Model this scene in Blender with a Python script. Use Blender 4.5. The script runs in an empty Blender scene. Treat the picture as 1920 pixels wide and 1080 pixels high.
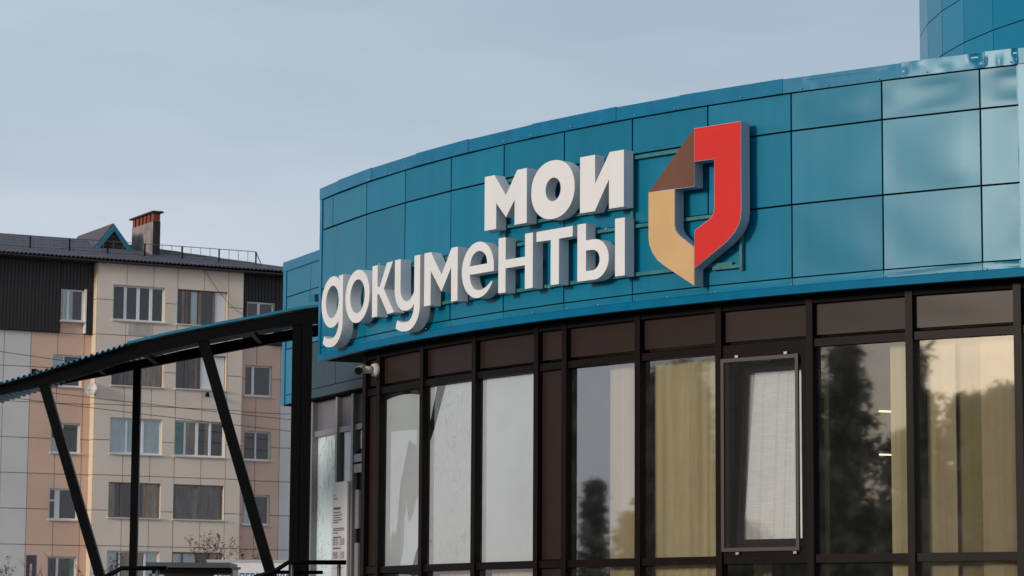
import bpy, bmesh, math, random
from mathutils import Vector, Matrix, noise
from mathutils.geometry import tessellate_polygon
R_ = math.radians
scene = bpy.context.scene
COL = scene.collection
random.seed(7)

# ------------------------------------------------------------------ camera
cam_d = bpy.data.cameras.new('camera'); cam = bpy.data.objects.new('camera', cam_d); COL.objects.link(cam)
cam_d.sensor_width = 36.0; cam_d.lens = 97.12; cam_d.clip_start = 0.5; cam_d.clip_end = 6000
cam.matrix_world = Matrix.Translation((0, 0, 1.6)) @ Matrix.Rotation(R_(90 + 7.21), 4, 'X') @ Matrix.Rotation(R_(0.335), 4, 'Z')
cam_d.dof.use_dof = True; cam_d.dof.focus_distance = 30.0; cam_d.dof.aperture_fstop = 9.0
scene.camera = cam

# ------------------------------------------------------------------ sky and sun
SUN_T, SUN_EL = -52.5, 11.0                      # low veiled sun behind the photographer's left shoulder
sun_dir = Vector((math.sin(R_(SUN_T)) * math.cos(R_(SUN_EL)), -math.cos(R_(SUN_T)) * math.cos(R_(SUN_EL)), math.sin(R_(SUN_EL))))
world = bpy.data.worlds.new('World'); scene.world = world; world.use_nodes = True
nt = world.node_tree; nt.nodes.clear()
wo = nt.nodes.new('ShaderNodeOutputWorld'); bg = nt.nodes.new('ShaderNodeBackground')
sky = nt.nodes.new('ShaderNodeTexSky'); sky.sky_type = 'NISHITA'; sky.sun_disc = False
sky.sun_elevation = R_(SUN_EL); sky.sun_rotation = math.atan2(sun_dir.x, sun_dir.y)
sky.air_density = 1.0; sky.dust_density = 2.0; sky.ozone_density = 1.5
# a thin even veil of high cloud over the whole sky
tc = nt.nodes.new('ShaderNodeTexCoord'); mp = nt.nodes.new('ShaderNodeMapping'); mp.inputs['Scale'].default_value = (1.3, 1.3, 5.0)
cl = nt.nodes.new('ShaderNodeTexNoise'); cl.inputs['Scale'].default_value = 2.2; cl.inputs['Detail'].default_value = 5; cl.inputs['Roughness'].default_value = 0.55
mr = nt.nodes.new('ShaderNodeMapRange'); mr.inputs['From Min'].default_value = 0.35; mr.inputs['From Max'].default_value = 0.7
mr.inputs['To Min'].default_value = 0.40; mr.inputs['To Max'].default_value = 0.72
mx = nt.nodes.new('ShaderNodeMix'); mx.data_type = 'RGBA'; mx.inputs['B'].default_value = (5.75, 6.7, 7.85, 1)
nt.links.new(tc.outputs['Generated'], mp.inputs['Vector']); nt.links.new(mp.outputs[0], cl.inputs['Vector'])
sx = nt.nodes.new('ShaderNodeSeparateXYZ'); nt.links.new(tc.outputs['Generated'], sx.inputs[0])
hz = nt.nodes.new('ShaderNodeMapRange'); hz.inputs['From Min'].default_value = 0.0; hz.inputs['From Max'].default_value = 0.30; hz.inputs['To Min'].default_value = 0.40; hz.inputs['To Max'].default_value = 0.0
nt.links.new(sx.outputs['Z'], hz.inputs['Value'])
ad = nt.nodes.new('ShaderNodeMath'); ad.operation = 'ADD'; ad.use_clamp = True
nt.links.new(cl.outputs['Fac'], mr.inputs['Value']); nt.links.new(mr.outputs[0], ad.inputs[0]); nt.links.new(hz.outputs[0], ad.inputs[1]); nt.links.new(ad.outputs[0], mx.inputs['Factor'])
wm = nt.nodes.new('ShaderNodeMix'); wm.data_type = 'RGBA'; wm.inputs['A'].default_value = (5.75, 6.7, 7.85, 1); wm.inputs['B'].default_value = (7.2, 7.05, 7.5, 1)
hz2 = nt.nodes.new('ShaderNodeMapRange'); hz2.inputs['From Min'].default_value = 0.02; hz2.inputs['From Max'].default_value = 0.20; hz2.inputs['To Min'].default_value = 1.0; hz2.inputs['To Max'].default_value = 0.0
nt.links.new(sx.outputs['Z'], hz2.inputs['Value']); nt.links.new(hz2.outputs[0], wm.inputs['Factor']); nt.links.new(wm.outputs['Result'], mx.inputs['B'])
nt.links.new(sky.outputs[0], mx.inputs['A']); nt.links.new(mx.outputs['Result'], bg.inputs['Color'])
bg.inputs['Strength'].default_value = 0.104
nt.links.new(bg.outputs[0], wo.inputs['Surface'])
sl = bpy.data.lights.new('sun', 'SUN'); so = bpy.data.objects.new('sun', sl); COL.objects.link(so)
sl.energy = 2.3; sl.angle = R_(9.0); sl.color = (1.0, 0.90, 0.78)
so.rotation_euler = sun_dir.to_track_quat('Z', 'Y').to_euler()
scene.view_settings.view_transform = 'Standard'; scene.view_settings.look = 'None'
scene.view_settings.exposure = 0.0; scene.view_settings.gamma = 1.0

# ------------------------------------------------------------------ materials
def new_mat(name):
    m = bpy.data.materials.new(name); m.use_nodes = True
    return m, m.node_tree, m.node_tree.nodes['Principled BSDF']
def link(t, a, b): t.links.new(a, b)
def mat(name, col, rough=0.6, metal=0.0, spec=0.5, var=0.0, vscale=3.0, bump=0.0, bscale=40.0, coat=0.0, coatr=0.1, stretch=(1, 1, 1), per_obj=0.0, tint=None):
    m, t, p = new_mat(name)
    p.inputs['Roughness'].default_value = rough; p.inputs['Metallic'].default_value = metal
    p.inputs['Specular IOR Level'].default_value = spec
    if tint: p.inputs['Specular Tint'].default_value = (*tint, 1)
    p.inputs['Coat Weight'].default_value = coat; p.inputs['Coat Roughness'].default_value = coatr
    p.inputs['Base Color'].default_value = (*col, 1)
    g = t.nodes.new('ShaderNodeNewGeometry')
    mpn = t.nodes.new('ShaderNodeMapping'); mpn.inputs['Scale'].default_value = stretch
    link(t, g.outputs['Position'], mpn.inputs['Vector'])
    if var > 0 or per_obj > 0:
        hs = t.nodes.new('ShaderNodeHueSaturation'); hs.inputs['Color'].default_value = (*col, 1)
        n = t.nodes.new('ShaderNodeTexNoise'); n.inputs['Scale'].default_value = vscale; n.inputs['Detail'].default_value = 6
        link(t, mpn.outputs[0], n.inputs['Vector'])
        r = t.nodes.new('ShaderNodeMapRange'); r.inputs['From Min'].default_value = .3; r.inputs['From Max'].default_value = .7
        r.inputs['To Min'].default_value = 1 - var; r.inputs['To Max'].default_value = 1 + var
        link(t, n.outputs['Fac'], r.inputs['Value'])
        oi = t.nodes.new('ShaderNodeObjectInfo')
        r2 = t.nodes.new('ShaderNodeMapRange'); r2.inputs['To Min'].default_value = 1 - per_obj; r2.inputs['To Max'].default_value = 1 + per_obj
        link(t, oi.outputs['Random'], r2.inputs['Value'])
        mm = t.nodes.new('ShaderNodeMath'); mm.operation = 'MULTIPLY'
        link(t, r.outputs[0], mm.inputs[0]); link(t, r2.outputs[0], mm.inputs[1]); link(t, mm.outputs[0], hs.inputs['Value'])
        link(t, hs.outputs[0], p.inputs['Base Color'])
    if bump > 0:
        n = t.nodes.new('ShaderNodeTexNoise'); n.inputs['Scale'].default_value = bscale; n.inputs['Detail'].default_value = 3
        link(t, mpn.outputs[0], n.inputs['Vector'])
        b = t.nodes.new('ShaderNodeBump'); b.inputs['Strength'].default_value = bump; b.inputs['Distance'].default_value = 0.02
        link(t, n.outputs['Fac'], b.inputs['Height']); link(t, b.outputs[0], p.inputs['Normal'])
    return m
def glass(name, tint=(0.85, 0.92, 0.88), base=0.25, wob=0.02, scale=0.9, smudge=0.06):
    m = bpy.data.materials.new(name); m.use_nodes = True; t = m.node_tree; t.nodes.clear()
    o = t.nodes.new('ShaderNodeOutputMaterial'); tr = t.nodes.new('ShaderNodeBsdfTransparent'); gl = t.nodes.new('ShaderNodeBsdfGlossy')
    tr.inputs[0].default_value = (*tint, 1); gl.inputs['Roughness'].default_value = 0.02; gl.inputs['Color'].default_value = (0.95, 0.97, 1, 1)
    fr = t.nodes.new('ShaderNodeFresnel'); fr.inputs['IOR'].default_value = 1.5; ba = t.nodes.new('ShaderNodeMath'); ba.operation = 'ADD'; ba.use_clamp = True; ba.inputs[1].default_value = base; link(t, fr.outputs[0], ba.inputs[0])
    mi = t.nodes.new('ShaderNodeMixShader'); df = t.nodes.new('ShaderNodeBsdfDiffuse'); df.inputs[0].default_value = (0.5, 0.5, 0.47, 1)
    g = t.nodes.new('ShaderNodeNewGeometry'); n = t.nodes.new('ShaderNodeTexNoise'); n.inputs['Scale'].default_value = scale; n.inputs['Detail'].default_value = 1.5
    mpn = t.nodes.new('ShaderNodeMapping'); mpn.inputs['Scale'].default_value = (1, 1, 0.55)
    link(t, g.outputs['Position'], mpn.inputs['Vector']); link(t, mpn.outputs[0], n.inputs['Vector'])
    b = t.nodes.new('ShaderNodeBump'); b.inputs['Strength'].default_value = wob; b.inputs['Distance'].default_value = 0.12
    link(t, n.outputs['Fac'], b.inputs['Height'])
    link(t, b.outputs[0], gl.inputs['Normal']); link(t, b.outputs[0], fr.inputs['Normal'])
    link(t, ba.outputs[0], mi.inputs[0]); link(t, tr.outputs[0], mi.inputs[1]); link(t, gl.outputs[0], mi.inputs[2])
    # dust film on the pane
    n2 = t.nodes.new('ShaderNodeTexNoise'); n2.inputs['Scale'].default_value = 5; n2.inputs['Detail'].default_value = 8
    link(t, g.outputs['Position'], n2.inputs['Vector'])
    r = t.nodes.new('ShaderNodeMapRange'); r.inputs['From Min'].default_value = .45; r.inputs['From Max'].default_value = .8; r.inputs['To Min'].default_value = 0.015; r.inputs['To Max'].default_value = smudge
    link(t, n2.outputs['Fac'], r.inputs['Value'])
    mi2 = t.nodes.new('ShaderNodeMixShader'); link(t, r.outputs[0], mi2.inputs[0]); link(t, mi.outputs[0], mi2.inputs[1]); link(t, df.outputs[0], mi2.inputs[2])
    link(t, mi2.outputs[0], o.inputs['Surface'])
    return m
def clear_mat():
    m = bpy.data.materials.new('clear_glass_edge'); m.use_nodes = True; t = m.node_tree; t.nodes.clear()
    o = t.nodes.new('ShaderNodeOutputMaterial'); tr = t.nodes.new('ShaderNodeBsdfTransparent'); link(t, tr.outputs[0], o.inputs['Surface']); return m
def emit(name, col, s):
    m, t, p = new_mat(name); p.inputs['Base Color'].default_value = (0.8, 0.8, 0.8, 1)
    p.inputs['Emission Color'].default_value = (*col, 1); p.inputs['Emission Strength'].default_value = s
    return m

M = {}
M['clear'] = clear_mat()
M['teal'] = mat('teal_painted_metal', (0.0, 0.140, 0.240), 0.36, 0.0, 0.18, var=0.07, vscale=5, coat=0.21, coatr=0.30, tint=(0.6, 0.95, 1.0), per_obj=0.08, bump=0.006, bscale=7, stretch=(1, 1, 0.12))
M['teal_trim'] = mat('teal_trim_metal', (0.0, 0.130, 0.255), 0.34, 0.0, 0.24, var=0.10, vscale=6, coat=0.13, coatr=0.25, tint=(0.6, 0.95, 1.0), bump=0.05, bscale=14)
M['teal_far'] = mat('teal_tower_metal', (0.0, 0.160, 0.290), 0.30, 0.0, 0.22, var=0.04, vscale=1, coat=0.05, coatr=0.12, tint=(0.55, 0.95, 1.0), per_obj=0.05)
M['teal_shaded'] = mat('shaded_teal_metal', (0.018, 0.042, 0.062), 0.45, spec=0.3, var=0.1, vscale=3)  # canopy shade put into the colour of the lower wing panels
M['joint'] = mat('dark_joint', (0.004, 0.008, 0.012), 0.8, spec=0.1)
M['soffit'] = mat('dark_soffit', (0.005, 0.005, 0.005), 0.8, spec=0.1)
M['rail'] = mat('green_rail_paint', (0.012, 0.135, 0.150), 0.55, var=0.25, vscale=20)
M['white'] = mat('white_acrylic', (0.665, 0.655, 0.655), 0.42, var=0.035, vscale=4, stretch=(1, 1, .35))
M['white_side'] = mat('white_letter_return', (0.66, 0.67, 0.69), 0.55, var=0.06, vscale=5)
M['red'] = mat('red_vinyl', (0.58, 0.018, 0.014), 0.5, spec=0.2, var=0.04, vscale=3)
M['brownv'] = mat('brown_vinyl', (0.135, 0.055, 0.032), 0.5, spec=0.2, var=0.05, vscale=3)
M['tan'] = mat('tan_vinyl', (0.56, 0.35, 0.165), 0.5, spec=0.2, var=0.05, vscale=3)
M['frame'] = mat('brown_frame_aluminium', (0.0072, 0.0042, 0.0038), 0.42, 0.0, 0.08, var=0.15, vscale=8, coat=0.0, coatr=0.2)
M['spandrel'] = mat('brown_spandrel_metal', (0.0205, 0.0112, 0.0086), 0.42, 0.0, 0.16, var=0.10, vscale=3, coat=0.04, coatr=0.25)
M['glass'] = glass('window_glass', (0.86, 0.90, 0.84), 0.13, 0.006)
M['glass_bright'] = glass('mirror_coated_glass', (0.88, 0.90, 0.86), 0.25, 0.006)
M['glass_left'] = glass('curved_window_glass', (0.90, 0.93, 0.95), 0.10, 0.06, 1.5, 0.05)
M['aglass'] = glass('apartment_glass', (0.92, 0.95, 0.95), 0.03, 0.02, 1.0, 0.05)
M['curtain'] = mat('beige_curtain', (0.43, 0.35, 0.235), 0.9, var=0.2, vscale=6, stretch=(1, 1, 0.06))
M['olive'] = mat('olive_curtain', (0.25, 0.21, 0.115), 0.9, var=0.12, vscale=6, stretch=(1, 1, 0.06))
M['blind'] = mat('grey_blind', (0.80, 0.78, 0.78), 0.9, var=0.05, vscale=4)
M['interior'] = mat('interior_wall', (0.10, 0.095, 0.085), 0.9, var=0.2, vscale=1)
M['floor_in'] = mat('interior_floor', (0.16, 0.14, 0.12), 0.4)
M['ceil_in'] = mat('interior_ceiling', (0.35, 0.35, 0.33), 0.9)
M['black'] = mat('black_steel', (0.0016, 0.0016, 0.0019), 0.45, 0.0, 0.09, var=0.15, vscale=6)
M['steel'] = mat('brushed_steel', (0.45, 0.45, 0.45), 0.3, 1.0)
M['stone'] = mat('platform_stone', (0.30, 0.29, 0.28), 0.8, var=0.12, vscale=4)
M['rubber'] = mat('rubber', (0.02, 0.02, 0.02), 0.8)
M['plaster_white'] = mat('cream_plastic', (0.55, 0.52, 0.47), 0.5)
M['lamp'] = emit('led_strip', (1.0, 0.82, 0.55), 2.2)

def film_material(name, base, vein, vs=1.0):
    m, t, p = new_mat(name)
    g = t.nodes.new('ShaderNodeNewGeometry'); mpn = t.nodes.new('ShaderNodeMapping'); mpn.inputs['Scale'].default_value = (1.0, 1.0, 0.38)
    link(t, g.outputs['Position'], mpn.inputs['Vector'])
    n = t.nodes.new('ShaderNodeTexNoise'); n.inputs['Scale'].default_value = 1.5 * vs; n.inputs['Detail'].default_value = 2; n.inputs['Distortion'].default_value = 1.6
    link(t, mpn.outputs[0], n.inputs['Vector'])
    w = t.nodes.new('ShaderNodeMath'); w.operation = 'MULTIPLY'; w.inputs[1].default_value = 11.0; link(t, n.outputs['Fac'], w.inputs[0])
    f = t.nodes.new('ShaderNodeMath'); f.operation = 'PINGPONG'; f.inputs[1].default_value = 0.5; link(t, w.outputs[0], f.inputs[0])
    r = t.nodes.new('ShaderNodeMapRange'); r.inputs['From Min'].default_value = 0.0; r.inputs['From Max'].default_value = 0.10; r.inputs['To Min'].default_value = 1; r.inputs['To Max'].default_value = 0
    link(t, f.outputs[0], r.inputs['Value'])
    n2 = t.nodes.new('ShaderNodeTexNoise'); n2.inputs['Scale'].default_value = 1.1; link(t, g.outputs['Position'], n2.inputs['Vector'])
    r2 = t.nodes.new('ShaderNodeMapRange'); r2.inputs['From Min'].default_value = .34; r2.inputs['From Max'].default_value = .56; link(t, n2.outputs['Fac'], r2.inputs['Value'])
    mm = t.nodes.new('ShaderNodeMath'); mm.operation = 'MULTIPLY'; link(t, r.outputs[0], mm.inputs[0]); link(t, r2.outputs[0], mm.inputs[1])
    x = t.nodes.new('ShaderNodeMix'); x.data_type = 'RGBA'; x.inputs['A'].default_value = (*base, 1); x.inputs['B'].default_value = (*vein, 1)
    link(t, mm.outputs[0], x.inputs['Factor']); link(t, x.outputs['Result'], p.inputs['Base Color'])
    p.inputs['Roughness'].default_value = 0.7
    return m
M['film_reflect'] = film_material('painted_reflection_film', (0.46, 0.47, 0.475), (0.33, 0.335, 0.33), 1.2)  # wavy lines painted in for distorted reflections on the glass
M['film'] = mat('white_window_film', (0.46, 0.475, 0.485), 0.7, var=0.07, vscale=1.2)
M['film_entry'] = film_material('marbled_entrance_film', (0.66, 0.72, 0.73), (0.13, 0.14, 0.14), 1.4)
def screen_material():
    m = bpy.data.materials.new('insect_screen'); m.use_nodes = True; t = m.node_tree; t.nodes.clear()
    o = t.nodes.new('ShaderNodeOutputMaterial'); tr = t.nodes.new('ShaderNodeBsdfTransparent'); df = t.nodes.new('ShaderNodeBsdfDiffuse'); df.inputs[0].default_value = (0.10, 0.10, 0.10, 1)
    g = t.nodes.new('ShaderNodeNewGeometry'); mpn = t.nodes.new('ShaderNodeMapping'); mpn.inputs['Scale'].default_value = (1, 1, 22)
    link(t, g.outputs['Position'], mpn.inputs['Vector'])
    wv = t.nodes.new('ShaderNodeTexNoise'); wv.inputs['Scale'].default_value = 7; wv.inputs['Detail'].default_value = 1; wv.inputs['Distortion'].default_value = 0.4
    link(t, mpn.outputs[0], wv.inputs['Vector'])
    r = t.nodes.new('ShaderNodeMapRange'); r.inputs['From Min'].default_value = .35; r.inputs['From Max'].default_value = .65; r.inputs['To Min'].default_value = 0.12; r.inputs['To Max'].default_value = 0.20
    link(t, wv.outputs['Fac'], r.inputs['Value'])
    mi = t.nodes.new('ShaderNodeMixShader'); link(t, r.outputs[0], mi.inputs[0]); link(t, tr.outputs[0], mi.inputs[1]); link(t, df.outputs[0], mi.inputs[2]); link(t, mi.outputs[0], o.inputs['Surface'])
    return m
M['screen'] = screen_material()

# ------------------------------------------------------------------ builders
def mesh(name, V, F, m=None, parent=None, smooth=False, mats=None, fm=None):
    me = bpy.data.meshes.new(name); me.from_pydata([tuple(v) for v in V], [], F)
    for x in (mats or ([m] if m else [])): me.materials.append(x)
    if fm:
        for p, i in zip(me.polygons, fm): p.material_index = i
    if smooth: me.polygons.foreach_set('use_smooth', [True] * len(me.polygons))
    me.update()
    o = bpy.data.objects.new(name, me); COL.objects.link(o)
    if parent:
        o.parent = parent
        if parent.get('world_base'): o.matrix_parent_inverse = Matrix.Translation(-Vector(parent['world_base']))
    return o
def empty(name, loc, rz=0.0, world=True):
    e = bpy.data.objects.new(name, None); COL.objects.link(e); e.location = loc; e.rotation_euler = (0, 0, rz)
    e.empty_display_size = 0.2
    if world: e['world_base'] = list(loc)      # children are built in world coordinates
    return e
def tag(o, label, cat, group=None, kind=None):
    if label: o['label'] = label
    if cat: o['category'] = cat
    if group: o['group'] = group
    if kind: o['kind'] = kind
    return o
BOXF = [(0, 3, 2, 1), (4, 5, 6, 7), (0, 1, 5, 4), (1, 2, 6, 5), (2, 3, 7, 6), (3, 0, 4, 7)]
def pane_build(mb, name, m, parent):
    mb.M = [1] * len(mb.F); mb.M[2] = 0              # only the outer face carries the reflecting coat
    return mb.build(name, [m, M['clear']], parent)
class MB:
    def __init__(s): s.V = []; s.F = []; s.M = []
    def hexa(s, pts, mi=0):
        b = len(s.V); s.V += [Vector(p) for p in pts]; s.F += [tuple(b + i for i in f) for f in BOXF]; s.M += [mi] * 6
    def box(s, x0, x1, y0, y1, z0, z1, mi=0):
        s.hexa([(x0, y0, z0), (x1, y0, z0), (x1, y1, z0), (x0, y1, z0), (x0, y0, z1), (x1, y0, z1), (x1, y1, z1), (x0, y1, z1)], mi)
    def quad(s, a, b, c, d, mi=0):
        k = len(s.V); s.V += [Vector(a), Vector(b), Vector(c), Vector(d)]; s.F.append((k, k + 1, k + 2, k + 3)); s.M.append(mi)
    def tri(s, a, b, c, mi=0):
        k = len(s.V); s.V += [Vector(a), Vector(b), Vector(c)]; s.F.append((k, k + 1, k + 2)); s.M.append(mi)
    def bar(s, a, b, w, h=None, up=(0, 0, 1), mi=0):           # square bar from a to b
        a, b = Vector(a), Vector(b); h = h or w; d = (b - a).normalized(); u = Vector(up)
        if abs(d.dot(u)) > 0.98: u = Vector((0, 1, 0))
        x = d.cross(u).normalized(); y = x.cross(d).normalized()
        s.hexa([a - x * w / 2 - y * h / 2, a + x * w / 2 - y * h / 2, a + x * w / 2 + y * h / 2, a - x * w / 2 + y * h / 2,
                b - x * w / 2 - y * h / 2, b + x * w / 2 - y * h / 2, b + x * w / 2 + y * h / 2, b - x * w / 2 + y * h / 2], mi)
    def tube(s, pts, rad, n=8, mi=0, cap=True):
        pts = [Vector(p) for p in pts]; rads = rad if isinstance(rad, (list, tuple)) else [rad] * len(pts)
        rings = []
        for i, p in enumerate(pts):
            d = ((pts[min(i + 1, len(pts) - 1)] - pts[max(i - 1, 0)])).normalized()
            u = Vector((0, 0, 1)) if abs(d.z) < 0.95 else Vector((1, 0, 0))
            x = d.cross(u).normalized(); y = x.cross(d)
            b = len(s.V); rings.append(b)
            for k in range(n):
                a = 2 * math.pi * k / n; s.V.append(p + (x * math.cos(a) + y * math.sin(a)) * rads[i])
        for a, b in zip(rings, rings[1:]):
            for k in range(n): s.F.append((a + k, a + (k + 1) % n, b + (k + 1) % n, b + k)); s.M.append(mi)
        if cap:
            s.F.append(tuple(rings[0] + k for k in range(n))[::-1]); s.M.append(mi)
            s.F.append(tuple(rings[-1] + k for k in range(n))); s.M.append(mi)
    def build(s, name, m, parent=None, smooth=False):
        ms = m if isinstance(m, list) else [m]
        return mesh(name, s.V, s.F, None, parent, smooth, ms, s.M if len(ms) > 1 else None)

# drum geometry: a curved front of radius RF round the centre CD; angle t in degrees, 0 = facing the street (-y)
CD = Vector((14.230, 41.176, 0)); RF = 17.966; RG = 17.702
def cp(t, r, z): return Vector((CD.x + r * math.sin(R_(t)), CD.y - r * math.cos(R_(t)), z))
def nrm(t): return Vector((math.sin(R_(t)), -math.cos(R_(t)), 0))
def tang(t): return Vector((math.cos(R_(t)), math.sin(R_(t)), 0))
def arc_box(mb, t0, t1, r0, r1, z0, z1, n=24, mi=0):
    for i in range(n):
        a = t0 + (t1 - t0) * i / n; b = t0 + (t1 - t0) * (i + 1) / n
        lo = [cp(a, r1, z0), cp(b, r1, z0), cp(b, r0, z0), cp(a, r0, z0)]; hi = [Vector((p.x, p.y, z1)) for p in lo]
        k = len(mb.V); mb.V += lo + hi
        F = [(0, 3, 2, 1), (4, 5, 6, 7), (0, 1, 5, 4), (2, 3, 7, 6)]
        if i == 0: F.append((3, 0, 4, 7))
        if i == n - 1: F.append((1, 2, 6, 5))
        mb.F += [tuple(k + q for q in f) for f in F]; mb.M += [mi] * len(F)

def sheet_panel(name, A, B, z0, z1, out, m, parent, nx=10, nz=10, fold=0.028, bulge=0.003, seed=0, tilt=0.0, curl=0.0, gap=0.008, crumple=None):
    """a folded-edge metal sheet from A to B (plan points), z0..z1, bulging towards 'out'"""
    rnd = random.Random(seed); A = Vector(A); B = Vector(B); L = (B - A).length; d = (B - A) / L; out = Vector(out).normalized()
    A = A + d * gap; B = B - d * gap; L = (B - A).length; z0 += gap; z1 -= gap; H = z1 - z0
    c = [(rnd.uniform(-1, 1), rnd.uniform(0.6, 1.6), rnd.uniform(0.6, 1.6), rnd.uniform(0, 6.28), rnd.uniform(0, 6.28)) for _ in range(4)]
    tx, tz = rnd.uniform(-1, 1) * tilt, rnd.uniform(-1, 1) * tilt
    pil = rnd.uniform(-0.4, 1.0) if bulge < 0.004 else rnd.uniform(0.5, 1.1) * rnd.choice((1, 1, 1, -1))
    V = []; F = []
    for j in range(nz + 1):
        for i in range(nx + 1):
            u, v = i / nx, j / nz
            e = min(1, 6 * u * (1 - u)) * min(1, 6 * v * (1 - v))
            w = pil * 16 * u * (1 - u) * v * (1 - v)
            for a, fx, fz, p1, p2 in c: w += 0.55 * a * math.sin(fx * 3.14 * u + p1) * math.sin(fz * 3.14 * v + p2)
            h = bulge * w * e + tx * (u - .5) * L + tz * (v - .5) * H
            if crumple: h += crumple(u, v)
            V.append(A + d * (L * u) + Vector((0, 0, z0 + H * v)) + out * h)
    for j in range(nz):
        for i in range(nx):
            k = j * (nx + 1) + i; F.append((k, k + 1, k + nx + 2, k + nx + 1))
    loop = [i for i in range(nx + 1)] + [(j + 1) * (nx + 1) - 1 for j in range(1, nz + 1)] + [nz * (nx + 1) + i for i in range(nx - 1, -1, -1)] + [j * (nx + 1) for j in range(nz - 1, 0, -1)]
    nfront = len(F); b = len(V)
    V += [V[k] for k in loop]; n = len(loop)
    b2 = len(V); V += [V[k] - out * fold for k in loop]
    for q in range(n): F.append((b + q, b2 + q, b2 + (q + 1) % n, b + (q + 1) % n))
    o = mesh(name, V, F, m, parent)
    o.data.polygons.foreach_set('use_smooth', [i < nfront for i in range(len(F))])
    return o

# ------------------------------------------------------------------ ground
MG = mat('dusty_paving', (0.16, 0.155, 0.15), 0.85, var=0.2, vscale=0.6, bump=0.3, bscale=60)
g = mesh('ground', [(-1500, -1500, 0), (1500, -1500, 0), (1500, 1500, 0), (-1500, 1500, 0)], [(0, 1, 2, 3)], MG); tag(g, 'grey paved ground around the building', 'ground', kind='structure')
gr = mat('grass_ground', (0.07, 0.085, 0.03), 0.95, var=0.3, vscale=0.8, bump=0.4, bscale=30)
o = mesh('lawn', [(-160, -120, .004), (-38, -120, .004), (-38, 70, .004), (-160, 70, .004)], [(0, 1, 2, 3)], gr); tag(o, 'strip of dry lawn under the pine trees', 'lawn', kind='structure')
mb = MB(); arc_box(mb, -69, -12, RG - 6, RG + 0.6, 0, 1.40, 30)
mb.build('plinth_pavement', M['stone']); tag(bpy.data.objects['plinth_pavement'], 'raised stone plinth under the glazed drum', 'plinth', kind='structure')
mb = MB()
EA = Vector((-3.44, 41.33, 0)); ED = Vector((.408, -.913, 0)); EN = Vector((-.913, -.408, 0))
mb.hexa([EA + ED * -1 - EN * 0.2, EA + ED * 6 - EN * 0.2, EA + ED * 6 + EN * 2.6, EA + ED * -1 + EN * 2.6] + [p + Vector((0, 0, 1.38)) for p in (EA + ED * -1 - EN * 0.2, EA + ED * 6 - EN * 0.2, EA + ED * 6 + EN * 2.6, EA + ED * -1 + EN * 2.6)])
for k in range(8):
    w0 = 2.6 + 0.3 * k
    q = [EA + ED * -1 + EN * (w0 + .002), EA + ED * 6 + EN * (w0 + .002), EA + ED * 6 + EN * (w0 + 0.3), EA + ED * -1 + EN * (w0 + 0.3)]
    mb.hexa(q + [p + Vector((0, 0, 1.38 - 0.172 * (k + 1))) for p in q])
o = mb.build('entrance_steps', M['stone']); tag(o, 'stone landing and steps before the entrance', 'steps', kind='structure')

# ------------------------------------------------------------------ the office building
bld = empty('office_building', (14.23, 41.176, 0.0))
tag(bld, 'low round office building with teal metal fascia over brown framed glazing', 'building')
T0F, T1F = -67.88, -22.9
# backing, soffit, roof
mb = MB(); arc_box(mb, T0F + 0.05, T1F, RF - 0.60, RF - 0.035, 5.05, 7.08, 40); mb.build('fascia_backing', M['joint'], bld)
mb = MB(); arc_box(mb, T0F + 0.02, T1F, RF - 0.62, RF - 0.01, 5.018, 5.046, 40); mb.build('soffit', M['soffit'], bld)
mb = MB(); arc_box(mb, T0F + 0.02, T1F, 0.6, RF - 0.05, 7.085, 7.12, 40); mb.build('flat_roof', mat('roof_membrane', (0.12, 0.12, 0.12), 0.9), bld)
# fascia panels
pitch = 3.3370; TB = -66.40
ts = [T0F + 0.28, TB] + [-66.229 + pitch * k for k in range(1, 12)]
ts = ts + [-31.69, -31.62 + 3.3, -31.62 + 6.6, T1F]
rows = [(6.660, 7.050), (5.912, 6.660), (5.172, 5.912), (5.085, 5.172)]
pan = []
for ci, (a, b) in enumerate(zip(ts, ts[1:])):
    for ri, (z0, z1) in enumerate(rows):
        if ci == 0 and ri > 0 and ri < 3: continue
        aa = ts[0] if (ci == 1 and 0 < ri < 3) else a
        A = cp(aa, RF, 0); B = cp(b, RF, 0); nn = nrm((aa + b) / 2)
        right = max(0, (a + 46) / 14)
        sheet_panel('fascia_panel', A, B, z0, z1, nn, M['teal'], bld, nx=12, nz=10 if ri < 3 else 3, bulge=0.0022 + 0.0095 * right, seed=ci * 10 + ri,
                    tilt=0.004 + 0.005 * right, gap=0.0095 if ri < 3 else 0.004)
# corner trim at the open end of the fascia
mb = MB(); A = cp(T0F, RF + 0.012, 0); t_, n_ = tang(T0F), nrm(T0F)
mb.hexa([Vector((p.x, p.y, 5.03)) for p in (A, A + t_ * .085, A + t_ * .085 - n_ * .63, A - n_ * .63)] + [Vector((p.x, p.y, 7.17)) for p in (A, A + t_ * .085, A + t_ * .085 - n_ * .63, A - n_ * .63)])
mb.build('corner_trim', M['teal_trim'], bld)
# vertical trim strip where the flat part of the fascia starts
mb = MB(); A = cp(-31.60, RF + 0.012, 0); t_, n_ = tang(-31.6), nrm(-31.6)
mb.hexa([Vector((p.x, p.y, 5.03)) for p in (A, A + t_ * .16, A + t_ * .16 - n_ * .03, A - n_ * .03)] + [Vector((p.x, p.y, 7.06)) for p in (A, A + t_ * .16, A + t_ * .16 - n_ * .03, A - n_ * .03)])
mb.build('corner_trim', M['teal_trim'], bld)
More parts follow.
